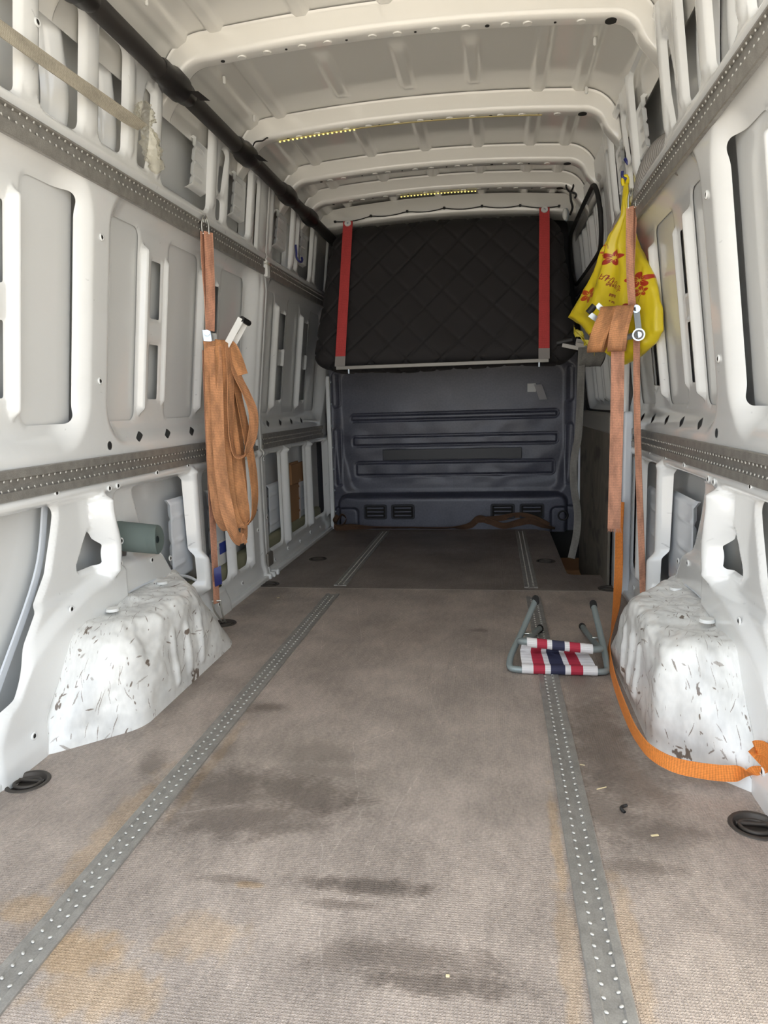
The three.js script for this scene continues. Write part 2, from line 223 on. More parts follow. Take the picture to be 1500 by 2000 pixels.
addRR(2.315, 2.7, 1.6, 1.935, 0.03); addPoly([[2.815, 1.72], [2.835, 1.84], [2.84, 1.84]], 0.022, 0.01); addRR(2.785, 2.84, 1.6, 1.675, 0.015);
addRR(2.9, 3.14, 1.6, 1.92, 0.025); addRR(3.225, 3.26, 1.585, 1.86, 0.012); addRR(3.5, 3.8, 1.585, 1.92, 0.025); addRR(3.87, 3.905, 1.6, 1.85, 0.017); addRR(3.96, 4.2, 1.585, 1.9, 0.025); addRR(4.27, 4.3, 1.6, 1.85, 0.014); addRR(4.36, 4.6, 1.585, 1.9, 0.025);
function nearHoles(u, y, m) { let s = 1, roll = 0; for (const h of holes) { const [a, b, c, d] = h.b; if (u < a - m || u > b + m || y < c - m || y > d + m) continue; const v = h.f(u, y); if (v < s) { s = v; roll = h.roll; } } return [s, roll]; }
const holeSd = (u, y) => nearHoles(u, y, 0.05)[0];
function bead(u, y, uc, y0, y1, hw, h) { const e = ss(y0 - 0.012, y0 + 0.03, y) * ss(y1 + 0.012, y1 - 0.03, y), w = hw * (0.25 + 0.75 * e), q = Math.abs(u - uc) / w; return q < 1 ? h * Math.min(1, e * 1.3) * Math.cos(q * Math.PI / 2) ** 0.8 : 0; }
const lowBeads = [[2.578, 0.14, 0.635, 0.04, 0.03], [2.96, 0.11, 0.62, 0.028, 0.022], [3.21, 0.1, 0.62, 0.03, 0.02], [3.8, 0.1, 0.645, 0.035, 0.03], [4.31, 0.11, 0.645, 0.035, 0.03], [4.79, 0.1, 0.63, 0.025, 0.025]];
const upBeads = [[1.645, 1.6, 1.9, 0.035, 0.02], [1.9, 1.6, 1.9, 0.04, 0.018], [2.11, 1.61, 1.9, 0.025, 0.016], [2.28, 1.6, 1.92, 0.028, 0.02], [2.735, 1.62, 1.93, 0.03, 0.022], [2.875, 1.6, 1.93, 0.02, 0.012], [3.17, 1.6, 1.93, 0.03, 0.022], [3.34, 1.6, 1.93, 0.05, 0.012], [3.46, 1.6, 1.93, 0.025, 0.015], [3.835, 1.6, 1.93, 0.03, 0.022], [3.93, 1.6, 1.9, 0.02, 0.012], [4.23, 1.6, 1.9, 0.025, 0.02]];
function wallDepth(u, y) {
  let d = 0;
  for (const [a, b] of windowsW) { if (u < a - 0.02 || u > b + 0.02) continue; d -= 0.048 * ss(0, -0.085, rr(u, y, a, b, 0.742, 1.53, 0.15)); }
  if (y > 0.78 && y < 1.5) { for (const q of beads) d += bead(u, y, ...q); }
  if (y < 0.68) {
    for (const q of lowBeads) d += bead(u, y, ...q);
    const zig = 1.945 + 0.012 * Math.sin((y - 0.4) * 26); d += bead(u, y, zig, 0.37, 0.62, 0.038, 0.045);
    d -= 0.014 * ss(0.012, -0.012, rr(u, y, 1.15, 1.93, 0.36, 0.625, 0.05)) * ss(1.97, 1.9, u); d -= 0.014 * ss(0.012, -0.012, rr(u, y, 2.02, 2.555, 0.15, 0.625, 0.05));
    const e = Math.hypot((u - 2.1) / 0.6, y / 0.31); d += 0.026 * ss(1.3, 1.2, e) * ss(0.9, 1.0, e + 0.05); d += 0.012 * ss(0.09, 0.03, y);
    d += 0.014 * ss(0.02, 0, Math.abs(y - 0.635) - 0.005);
  }
  if (y > 1.56) { d += 0.008 * ss(0.012, -0.012, Math.abs(y - 1.572) - 0.006); for (const q of upBeads) d += 0.35 * bead(u, y, q[0], q[1], q[2] + 0.05, q[3], q[4]); }
  d += 0.012 * ss(0.055, 0.03, Math.abs(u - 3.395)) * ss(1.5, 1.4, y); d -= 0.009 * ss(0.006, 0.001, Math.abs(u - 3.395));
  const [s, roll] = nearHoles(u, y, 0.02); if (roll) d -= roll * (1 - ss(0, 0.013, s));
  return d;
}
function skinSlab(side, u0, u1, off, th) { const ys = [-0.08, 0.4, 0.8, 1.1, 1.4, 1.7, 1.98]; const s = new THREE.Shape([...ys.map((y) => new THREE.Vector2(side * (prof(y) + off), y)), ...ys.slice().reverse().map((y) => new THREE.Vector2(side * (prof(y) + off + th), y))]); return new THREE.ExtrudeGeometry(s, { depth: u1 - u0, bevelEnabled: false }).translate(0, 0, -u1); }
const wallPoint = (side) => (u, y) => [side * (prof(y) - wallDepth(u, y)), y, -u];
const onWall = (side, u, y, off = 0) => V(side * (prof(y) + off), y, -u);
const tilt = (side, y) => (y > 0.8 ? side * 0.115 : 0);       // lean of the wall about z

function wallBits(w, side, uMax) {
  const bosses = [], dark = [];
  const spots = [[1.72, 0.65], [1.97, 0.632], [2.02, 0.634], [2.29, 0.648], [2.55, 0.65], [2.8, 0.65], [3.1, 0.65], [3.32, 0.6], [3.32, 0.52], [3.32, 0.42], [3.32, 0.36], [3.32, 0.26], [3.47, 0.6], [3.47, 0.3], [3.6, 0.655], [3.88, 0.655], [4.1, 0.655], [4.35, 0.655], [4.6, 0.655], [1.975, 0.47], [2.0, 0.48], [1.985, 0.395], [2.02, 0.39], [1.72, 0.33], [2.2, 0.36], [2.36, 0.33], [3.05, 0.06], [3.55, 0.06], [3.8, 0.07], [4.05, 0.06], [4.3, 0.07], [4.55, 0.06], [1.5, 0.07], [1.96, 1.35], [1.965, 0.95], [1.66, 1.84], [1.66, 1.76], [2.7, 0.06]];
  for (const [u, y] of spots) { if (u > uMax) continue; const d = wallDepth(u, y), p = V(side * (prof(y) - d - 0.002), y, -u); bosses.push(new THREE.TorusGeometry(0.008, 0.003, 6, 14).rotateY(Math.PI / 2).translate(p.x, p.y, p.z)); dark.push(new THREE.CylinderGeometry(0.0055, 0.0055, 0.004, 10).rotateZ(Math.PI / 2).translate(p.x, p.y, p.z)); }
  part(w, 'hole_collars', merge(bosses), M.paint, null, 'stuff'); part(w, 'screw_holes', merge(dark), M.hole, 'small dark screw holes', 'stuff');
}
function stampedPlate(u0, u1, y0, y1, side, off) { // pressed reinforcing plate behind an opening: bowed sheet with dents and a folded edge
  const g = grid(26, 40, (s, t) => { const y = lerp(y0, y1, t), u = lerp(u0, u1, s); let d = 0; for (const q of [0.22, 0.5, 0.78]) d += 0.006 * ss(0.035, 0.012, Math.abs(t - q)) * ss(0.02, 0.08, s) * ss(0.8, 0.5, s); d += 0.01 * ss(0.1, 0, s) - 0.008 * ss(0.16, 0.1, s) * ss(0.02, 0.08, s); d -= 0.02 * ss(0.06, 0, t) + 0.012 * ss(0.95, 1, t); return [side * (prof(y) + off - d), y, -u - 0.02 * (1 - s) * (t - 0.5), u, y]; }); return g;
}
function buildWall(side, uMax, name, label) {
  const w = structure(name, label, 'wall');
  part(w, 'inner_panel', sheet(UR, uMax, -0.012, 1.945, 0.0066, holeSd, wallPoint(side)), M.paint);
  part(w, 'outer_skin', skinSlab(side, UR, UF + 0.05, 0.088, 0.02), M.skin);
  wallBits(w, side, uMax);
  for (const [a, b] of subPanels) if (b < uMax) part(w, 'skin_panel', grid(8, 20, (s, t) => { const y = lerp(0.8, 1.475, t), u = lerp(a - 0.025, b + 0.025, s); return [side * (prof(y) + 0.056), y, -u, u, y]; }), M.skin);
  const tabs = [[2.565, 2.7], [2.965, 3.12], [3.56, 3.74], [4.0, 4.16]].filter((t) => t[1] < uMax);
  for (const [a, b] of tabs) part(w, 'bracket_plate', stampedPlate(a, b, 1.655, 1.83, side, 0.012), M.paint, 'white pressed bracket plate in the upper wall opening');
  const plates = side < 0 ? [[2.42, 2.61, 0.21, 0.53], [2.78, 3.02, 0.19, 0.52], [3.57, 3.84, 0.18, 0.45], [4.19, 4.4, 0.17, 0.43]] : [[2.27, 2.61, 0.2, 0.53], [2.74, 3.02, 0.15, 0.5]];
  for (const [a, b, c, d] of plates) part(w, 'reinforcement_plate', stampedPlate(a, b, c, d, side, 0.028), M.plate, 'bluish white pressed plate inside the lower wall opening');
  for (const [u, hw] of [[1.83, 0.045], [2.075, 0.04], [3.25, 0.03], [3.92, 0.03]]) if (u < uMax) part(w, 'skin_stiffener', grid(14, 20, (s, t) => { const y = lerp(1.56, 1.9, t), q = s * 2 - 1; return [side * (prof(y) + 0.084 - 0.045 * Math.cos(q * Math.PI / 2) ** 0.6), y, -(u + hw * q + 0.02 * Math.sin(t * 5)), u, y]; }), M.paint);
  part(w, 'outer_sill', box(side * 0.925, -0.06, -(UR + UF) / 2, 0.13, 0.04, UF - UR), M.skin); part(w, 'rear_pillar', merge([box(side * 0.93, 0.95, -UR + 0.01, 0.15, 2.06, 0.03), box(side * 0.84, 1.75, -UR + 0.01, 0.16, 0.46, 0.03)]), M.outside);
  part(w, 'sill_flange', rbox(side * 0.865, 0.008, -(UR + uMax) / 2, 0.05, 0.024, uMax - UR, 0.006), M.paint);
  return w;
}
const wallL = buildWall(-1, UF, 'wall_left', 'white painted left side wall with pressed panels and openings');
part(wallL, 'vent_cap', rbox(-0.862, 0.088, -3.44, 0.02, 0.075, 0.085, 0.01), M.zincDark, 'grey rounded rectangular cap low on the pillar');
for (let k = 0; k < 3; k++) part(wallL, 'pillar_foot', rbox(-0.852 + 0.004 * k, 0.012, -3.37 - 0.05 * k, 0.045, 0.03, 0.03, 0.01), M.paint);
part(wallL, 'sill_beam', rbox(-0.92, 0.1, -3.6, 0.05, 0.16, 2.2, 0.02), std({ color: 0x8b8a70, roughness: 0.6 }), 'olive grey sill beam seen in the lower openings');
part(wallL, 'diagonal_brace', ribbon([[-0.93, 0.62, -1.76], [-0.928, 0.45, -1.7], [-0.925, 0.2, -1.5], [-0.925, 0.05, -1.38]], [0, 0.4, 1], 0.02, 0.006, 24), M.plate, 'pale diagonal brace in the rear opening');
const wallR = buildWall(1, 3.3, 'wall_right', 'white painted right side wall behind the sliding door');
part(wallR, 'pillar', rbox(0.845, 0.72, -3.3, 0.05, 1.5, 0.09, 0.018), M.paint, 'white door pillar');
part(wallR, 'pillar_channel', rbox(0.85, 0.4, -3.17, 0.04, 0.8, 0.04, 0.012), M.plate);

// ---------------------------------------------------------------- roof
const ceiling = structure('ceiling', 'pale painted steel van roof with cross bows', 'ceiling');
function roofPath(s, off = 0) { // s -1..1 across the van, off inwards
  const a = Math.abs(s), sg = Math.sign(s) || 1; let x, y, nx, ny;
  if (a < 0.62) { x = a / 0.62 * 0.62; y = 2.075 - 0.028 * (x / 0.62) ** 2; nx = 0.04 * x / 0.62; ny = 1; }
  else { const t = (a - 0.62) / 0.38, ph = Math.min(1, t / 0.7) * Math.PI / 2 * 0.97, r = 0.15; x = 0.62 + r * Math.sin(ph) * 1.02; y = 2.047 - r * (1 - Math.cos(ph)); nx = Math.sin(ph); ny = Math.cos(ph); if (t > 0.7) { y -= (t - 0.7) * 0.3; x += (t - 0.7) * 0.04; } }
  return [sg * (x - off * nx), y - off * ny, sg * nx, ny];
}
const bowU = [1.05, 1.7, 2.35, 3.05, 3.65, 4.05];
part(ceiling, 'roof_skin', grid(260, 300, (s, t) => {
  const S = s * 2 - 1, u = lerp(UR, UF + 0.04, t); let off = 0; const x = roofPath(S)[0];
  const bay = bowU.findIndex((b, i) => u >= b && u < (bowU[i + 1] ?? 4.6)), b0 = bowU[bay] ?? 0, b1 = bowU[bay + 1] ?? 4.6;
  for (const c of [-0.58, -0.3, -0.035, 0.215, 0.46, 0.62, -0.7]) { const full = Math.abs(c) > 0.4 || bay !== 2, e = full ? 1 : ss(b0 + 0.24, b0 + 0.3, u) * ss(b1 - 0.06, b1 - 0.12, u); off += 0.012 * e * ss(0.032, 0.014, Math.abs(x - c)); }
  const [X, Y] = roofPath(S, off); return [X, Y, -u, X, u];
}), M.roof);
part(ceiling, 'outer_roof', grid(60, 4, (s, t) => { const [X, Y] = roofPath(s * 2 - 1, -0.05); return [X * 1.02, Y, -lerp(UR - 0.02, UF + 0.06, t)]; }), M.outside);
for (const s of [-1, 1]) part(ceiling, 'cant_rail', grid(10, 4, (a, t) => { const p = a * Math.PI / 2; return [s * (0.84 - 0.1 * Math.sin(p)), 1.9 + 0.12 * a, -lerp(UR, UF + 0.05, t)]; }), M.roof);
const bowSec = [[-0.012, 0.075], [-0.006, 0.066], [-0.004, 0.02], [0.0, 0.007], [0.01, 0.0005], [0.022, 0], [0.055, 0], [0.064, 0.004], [0.068, 0.016], [0.07, 0.075]];
function bowGeometry(u, drop = 0) { // bow section swept along the roof line and down into the wall post
  const n = 120; return grid(bowSec.length - 1, n, (a, t) => { const k = Math.round(a * (bowSec.length - 1)), [du, h] = bowSec[k], S = lerp(-1, 1, t); const x0 = roofPath(S); const e = ss(0.62, 0.9, Math.abs(S)); const w = 0.078 - h - drop * 0; const off = w * (1 - 0.25 * e) * (1 - ss(0.86, 1, Math.abs(S))); const [X, Y] = roofPath(S, off); return [X, Y, -(u + du), t * 2, a * 0.2]; });
}
function bowHoles(u, seed) { const r = rngOf(seed), d = [], c = []; for (let k = 0; k < 17; k++) { const S = -0.6 + 1.2 * (k + 0.5 * r()) / 17, [X, Y] = roofPath(S, 0.0785), rad = k % 4 === 0 ? 0.007 : 0.004; d.push(new THREE.CylinderGeometry(rad, rad, 0.003, 10).translate(X, Y, -(u + 0.036))); if (k % 3) c.push(new THREE.CylinderGeometry(0.017, 0.013, 0.008, 18).translate(X, Y + 0.0015, -(u + 0.036))); } const [X, Y] = roofPath(0.66, 0.078); d.push(new THREE.CylinderGeometry(0.018, 0.018, 0.003, 18).translate(X, Y, -(u + 0.036))); return [d, c]; }
for (let k = 1; k < bowU.length; k++) {
  const b = part(ceiling, 'roof_bow', bowGeometry(bowU[k]), M.roofBow), [d, c] = bowHoles(bowU[k], 40 + k);
  part(b, 'mounting_holes', merge(d), M.hole, null, 'stuff'); part(b, 'hole_bosses', merge(c), M.roofBow, null, 'stuff');
}
part(ceiling, 'front_header', grid(12, 60, (a, t) => { const x = lerp(-0.76, 0.76, t), arch = 0.045 * (x / 0.76) ** 2; const p = [[0, 0.11], [0, 0.03], [0.006, 0.01], [0.03, 0], [0.12, -0.01]], f = a * 4, i = Math.min(3, Math.floor(f)), q = f - i; return [x, 1.985 - arch - 0.03 + lerp(p[i][1], p[i + 1][1], q), -(4.42 + lerp(p[i][0], p[i + 1][0], q))]; }), M.roofBow);
for (const [x, u] of [[0.62, 2.62], [0.64, 3.0], [0.6, 3.2], [-0.66, 2.62], [-0.67, 2.97], [-0.69, 2.1]]) part(ceiling, 'stud', new THREE.CapsuleGeometry(0.006, 0.016, 4, 8).translate(x, roofPath(x > 0 ? 0.7 : -0.7)[1] - 0.012, -u), M.white);

// ---------------------------------------------------------------- front wall (bulkhead)
const front = structure('wall_front', 'dark plastic lined bulkhead at the front of the load space', 'bulkhead');
part(front, 'closing_panel', box(0, 0.95, -(UF + 0.07), 2.06, 2.4, 0.04), M.bulkDark);
const strips = [[-0.7, 0.702, 0.748, 0.788], [-0.69, 0.702, 0.575, 0.638], [-0.675, 0.68, 0.367, 0.455]];
part(front, 'lining', grid(230, 170, (s, t) => {
  const x = lerp(-0.84, 0.82, s), y = lerp(-0.02, 1.16, t); let d = 0;
  d += 0.03 * ss(0.06, -0.02, rr(x, y, -0.775 + 0.05 * ss(0.6, 0.3, y), 0.75 - 0.04 * ss(0.6, 0.3, y), 0.255, 1.1, 0.08)) * -1;
  const shelf = rr(x, y, -0.8, 0.765, -0.2, 0.24, 0.07); d += 0.06 * ss(0.012, -0.022, shelf) - 0.012 * ss(0.014, 0.002, Math.abs(shelf));
  for (const q of strips) { const e = rr(x, y, ...q, 0.015); d += 0.006 * ss(0.004, -0.006, e) - 0.009 * ss(0.008, 0.003, Math.abs(e)); }
  for (const [a, b] of [[-0.815, -0.775], [0.755, 0.795]]) for (const [c, e] of [[0.85, 1.08], [0.3, 0.7]]) { const q = rr(x, y, a, b, c, e, 0.018); d -= 0.007 * ss(0.007, 0.002, Math.abs(q)); }
  for (const [a, b] of [[-0.83, -0.66], [0.66, 0.84]]) { const q = rr(x, y, a, b, -0.1, 0.145, 0.03); d -= 0.01 * ss(0.01, 0.003, Math.abs(q)) + 0.015 * ss(0.005, -0.005, q); }
  d += 0.012 * fbm(x * 2.2, y * 3, 2) * ss(0.3, 0.36, y) * ss(1.0, 0.6, y) + 0.02 * ss(0.13, 0, Math.hypot((x - 0.32) / 1.6, (y - 0.3) * 1.3)) * 0.25 * N2(x * 5, y * 5);
  return [x, y, -UF + d + 0.01, x, y];
}), M.bulk);
part(front, 'tape_strip', rbox(-0.007, 0.511, -UF + 0.002, 0.945, 0.072, 0.014, 0.003), M.blackTape, 'matt black strip stuck across the lining');
const grilleX = [-0.532, -0.34, 0.338, 0.531];
grilleX.forEach((x) => {
  const f = new THREE.Shape(); const rs_ = (p, w, h, r) => { p.moveTo(-w + r, -h); p.lineTo(w - r, -h); p.quadraticCurveTo(w, -h, w, -h + r); p.lineTo(w, h - r); p.quadraticCurveTo(w, h, w - r, h); p.lineTo(-w + r, h); p.quadraticCurveTo(-w, h, -w, h - r); p.lineTo(-w, -h + r); p.quadraticCurveTo(-w, -h, -w + r, -h); };
  rs_(f, 0.079, 0.05, 0.015); const h = new THREE.Path(); rs_(h, 0.07, 0.041, 0.01); f.holes.push(h);
  const g = part(front, 'vent_grille', new THREE.ExtrudeGeometry(f, { depth: 0.008, bevelEnabled: true, bevelSize: 0.002, bevelThickness: 0.002, bevelSegments: 1, curveSegments: 6 }).translate(x, 0.122, -UF + 0.066), M.bulkDark);
  part(g, 'backing', box(x, 0.122, -UF + 0.07, 0.14, 0.082, 0.002), M.hole);
  for (let k = 0; k < 3; k++) if (!(x > 0.5 && k === 0)) part(g, 'slat', rbox(x, 0.097 + k * 0.026, -UF + 0.0745, 0.118, 0.012, 0.01, 0.005), M.bulk);
});
for (let k = 0; k < 7; k++) part(front, 'bolt', new THREE.SphereGeometry(0.008, 10, 6).translate(-0.828, 0.12 + k * 0.15, -UF + 0.018), M.steel);
part(front, 'cable_boss', new THREE.TorusGeometry(0.03, 0.008, 8, 20).translate(0.735, 0.09, -UF + 0.05), M.black);
part(front, 'edge_strip', rbox(0.838, 0.44, -4.8, 0.022, 1.0, 0.03, 0.006), M.plate, 'pale blue grey vertical strip beside the bulkhead');
part(front, 'edge_post', rbox(-0.84, 0.53, -4.81, 0.03, 1.06, 0.03, 0.008), M.paint, 'white vertical strip beside the bulkhead');
const tagS = thing('sticker', 'small silver square sticker with a peeling grey film on the bulkhead', 'sticker');
part(tagS, 'foil', rbox(0.531, 0.94, -UF - 0.012, 0.056, 0.056, 0.012, 0.001), M.white);
part(tagS, 'film', grid(10, 10, (s, t) => [0.545 + 0.05 * s + 0.035 * t, 0.96 - 0.1 * t, -UF + 0.004 + 0.02 * Math.sin(t * 2.2) * s]), std({ color: 0xa7a4a5, roughness: 0.5 }));

// ---------------------------------------------------------------- floor
const floor = structure('floor', 'worn brown grey mesh textured plywood load floor', 'floor');
const rings = [[-0.806, 1.411, 'nearest ring at the foot of the left wall before the wheel arch'], [0.803, 1.409, 'nearest ring on the right beside the wheel arch, cut by the picture edge'], [-0.798, 2.633, 'ring tucked behind the left wheel arch under the orange strap'], [-0.812, 3.262, 'ring at the foot of the left pillar by the floor seam'], [0.80, 3.252, 'ring by the right pillar next to the loose orange webbing'], [-0.709, 3.834, 'farthest ring on the left half of the front board'], [0.556, 3.815, 'ring beside the step well cut-out on the front board']];
function boardShape(pts) { const s = new THREE.Shape(pts.map((p) => new THREE.Vector2(...p))); const us = pts.map((p) => p[1]), a = Math.min(...us), b = Math.max(...us); for (const [x, u] of rings) if (u > a && u < b) { const h = new THREE.Path(); h.absarc(x, u, 0.046, 0, Math.PI * 2); s.holes.push(h); } return new THREE.ExtrudeGeometry(s, { depth: 0.014, bevelEnabled: false, curveSegments: 24 }).rotateX(-Math.PI / 2).translate(0, -0.014, 0); }
part(floor, 'rear_board', boardShape([[-0.885, UR], [0.885, UR], [0.885, 3.202], [-0.885, 3.202]]), M.floor);
const cut = [[-0.885, 3.209], [0.885, 3.209], [0.885, 3.515]]; cut.push([0.672, 3.515], [0.648, 3.525], [0.64, 3.55], [0.642, 4.7], [0.61, 4.745], [0.57, 4.755], [0.57, 4.87], [-0.885, 4.87]);
part(floor, 'front_board', boardShape(cut), M.floor);
part(floor, 'seam_strip', box(0, -0.0027, -3.2055, 1.76, 0.006, 0.0068), M.seam);
part(floor, 'floor_pan', merge([box(-0.13, -0.045, -(UR + UF) / 2, 1.54, 0.06, UF - UR), box(0.78, -0.045, -(UR + 3.515) / 2, 0.29, 0.06, 3.515 - UR)]).translate(0, -0.012, 0), M.hole);
part(floor, 'step_well', merge([box(0.79, -0.25, -4.2, 0.34, 0.02, 1.4), box(0.63, -0.14, -4.2, 0.02, 0.22, 1.4), box(0.79, -0.14, -3.505, 0.34, 0.24, 0.02), box(0.79, -0.1, -4.9, 0.4, 0.3, 0.02), box(0.95, -0.1, -4.2, 0.02, 0.32, 1.5)]), M.rubber, 'dark rubber step well');
part(floor, 'step_tread', rbox(0.8, -0.2, -4.55, 0.26, 0.04, 0.36, 0.01), M.cardboard, 'dull brown step edge');
// sliding door
const door = structure('door_1', 'closed sliding side door with plywood lining and dark seals', 'door');
const doorHoles = [[3.66, 3.74], [3.92, 4.0], [4.2, 4.28]].flatMap(([a, b]) => [[a, b, 1.6, 1.7], [a, b, 0.84, 1.1], [a, b, 1.18, 1.38]]);
const dSd = (u, y) => Math.min(...doorHoles.map(([a, b, c, d]) => rr(u, y, a, b, c, d, 0.012)));
part(door, 'inner_panel', sheet(3.3, UF, -0.2, 1.95, 0.011, dSd, (u, y) => { let d = -0.01; d -= 0.04 * ss(0.02, -0.03, rr(u, y, 3.47, 4.72, 0.8, 1.44, 0.1)); d -= 0.04 * ss(0.02, -0.03, rr(u, y, 3.47, 4.72, 1.56, 1.86, 0.1)); for (const c of [3.6, 3.8, 3.86, 4.07, 4.14, 4.35, 4.5]) d += bead(u, y, c, 0.84, 1.4, 0.025, 0.03) + bead(u, y, c, 1.58, 1.82, 0.025, 0.03); return [prof(y) - d, y, -u]; }), M.skin);
const sealAt = (y0, y1) => { const p = []; const a = 3.5, b = 4.74, r = y0 > 1.4 ? 0.15 : 0.11; for (const [cu, cy, q] of [[b - r, y1 - r, 0], [a + r, y1 - r, 1], [a + r, y0 + r, 2], [b - r, y0 + r, 3]]) for (let k = 0; k <= 5; k++) { const f = (q + k / 5) * Math.PI / 2, u = cu + r * Math.cos(f), y = cy + r * Math.sin(f); p.push(V(prof(y) - 0.006, y, -u)); } return tube(p, 0.011, 160, 8, true); };
part(door, 'upper_seal', sealAt(1.545, 1.845), M.rubber); part(door, 'lower_seal', sealAt(0.79, 1.45), M.rubber);
part(door, 'plywood_lining', rbox(0.803, 0.255, -3.86, 0.012, 0.89, 1.1, 0.002), M.ply, 'grimy plywood lining board');
part(door, 'lining_cap', rbox(0.82, 0.74, -3.87, 0.05, 0.1, 1.12, 0.02), std({ color: 0x83817c, roughness: 0.6 }));
part(door, 'door_rail', rbox(0.785, 1.5, -4.0, 0.02, 0.04, 1.3, 0.006), M.zincDark);

// ---------------------------------------------------------------- wheel arches
const smax = (a, b, k) => { const h = clamp(0.5 + 0.5 * (a - b) / k, 0, 1); return lerp(b, a, h) + k * h * (1 - h); };
function archGeometry(side, seed) {
  const K = side > 0 ? 0.03 : 0.045, f = (X, y, u) => { let v = smax(0.666 + 0.05 * y - X, (1.525 - u) * 0.81 + y * 0.56 + (0.8 - X) * 0.12, K); v = smax(v, y - 0.272 - 0.05 * (X - 0.66), K); v = smax(v, (u - 2.4 - (X - 0.66) * 1.25) * 0.7 + y * 0.71, K); v = smax(v, ((0.735 - X) + (1.64 - u)) * 0.7 + 0.1 * y, K * 0.8); return v; };
  const c = [0.89, -0.012, 2.06];
  return grid(230, 130, (s, t) => {
    const th = s * Math.PI, ph = t * Math.PI / 2, d = [-Math.sin(th) * Math.cos(ph), Math.sin(ph), -Math.cos(th) * Math.cos(ph)]; d[0] *= 0.55; d[2] *= 1.2; // d[2] along u
    let a = 0, b = 1.2; for (let k = 0; k < 26; k++) { const m = (a + b) / 2; if (f(c[0] + d[0] * m, c[1] + d[1] * m, c[2] + d[2] * m) > 0) b = m; else a = m; }
    let X = c[0] + d[0] * a, y = c[1] + d[1] * a, u = c[2] + d[2] * a;
    const edge = ss(0.0, 0.05, y); let dent = 0.009 * N3(X * 6 + seed, y * 6, u * 6) + 0.0025 * N3(X * 22, y * 22 + seed, u * 22); dent -= 0.02 * ss(0.09, 0.02, Math.hypot(X - 0.7, (y - 0.24), (u - 1.79) * 0.8)); dent -= 0.014 * ss(0.1, 0.02, Math.hypot(X - 0.8, (u - 1.9) * 0.7)) * ss(0.2, 0.27, y);
    if (side < 0) dent -= 0.02 * ss(0.1, 0.02, Math.hypot((X - 0.68) * 0.5, y - 0.13, (u - 1.7) * 0.9));
    X -= dent * 0.6 * edge; y += dent * edge * ss(0.1, 0.25, y);
    for (const uc of [1.94, 2.03, 2.12]) X -= 0.009 * ss(0.024, 0.006, Math.abs(u - uc)) * ss(0.7, 0.68, X) * ss(0.02, 0.05, y) * ss(0.21, 0.18, y);
    return [side * Math.min(X, 0.872), y, -u, s * 1.25, t * 0.5];
  });
}
const archLabels = { '-1': 'battered white wheel arch with torn dents, under the left wall', 1: 'scraped white wheel arch with orange webbing around it, under the right wall' };
for (const side of [-1, 1]) {
  const a = thing('wheel_arch', archLabels[side], 'wheel arch', 'wheel arches along the side walls');
  part(a, 'arch_box', archGeometry(side, side * 3 + 5), phys({ map: archMap(side + 8), roughness: 0.42, clearcoat: 0.5, clearcoatRoughness: 0.2 }));
  const lip = []; for (let k = 0; k <= 20; k++) { const t = k / 20 * Math.PI * 0.93; lip.push([side * 0.868, Math.max(0.004, 0.292 * Math.sin(t) ** 0.8), -(2.1 - 0.575 * Math.cos(t))]); }
  part(a, 'seal_bead', tube(lip, 0.006, 90, 6), M.plate);
  for (const [X, u] of [[0.83, 1.88], [0.83, 2.2]]) part(a, 'plug', new THREE.CylinderGeometry(0.018, 0.02, 0.008, 18).translate(side * X, 0.282, -u), M.white);
}

// ---------------------------------------------------------------- lashing rails
function lugs(n, pitch, place) { const base = new THREE.SphereGeometry(1, 8, 5).scale(0.0042, 0.002, 0.0028), out = []; for (let k = 0; k < n; k++) for (const s of [-1, 1]) { const g = base.clone(); g.rotateY(s * 0.6); g.translate(s * 0.0115, 0, -(k + (s > 0 ? 0.5 : 0)) * pitch); place(g); out.push(g); } return merge(out); }
const railSec = (w, h, q = 0) => [[-w, 0], [-w, h * 0.8], [-w + 0.002, h], [q - 0.016, h], [q - 0.013, h * 0.35], [q + 0.013, h * 0.35], [q + 0.016, h], [w - 0.002, h], [w, h * 0.8], [w, 0]];
function rail(u0, u1, w, h, label, group, place, shift = 0) { // built along -z at the origin, face up, then placed
  const L = u1 - u0, t = thing('lashing_rail', label, 'lashing rail', group);
  const s = new THREE.Shape(railSec(w, h, shift).map((p) => new THREE.Vector2(...p)));
  const g = new THREE.ExtrudeGeometry(s, { depth: L, bevelEnabled: false }).translate(0, 0, -L); place(g); part(t, 'channel', g, M.zinc);
  const pl = (q) => { q.translate(shift, h * 0.75, -0.02); place(q); }; part(t, 'lug_rows', lugs(Math.floor((L - 0.04) / 0.025), 0.025, pl), M.lug, 'two rows of punched lugs', 'stuff');
  return t;
}
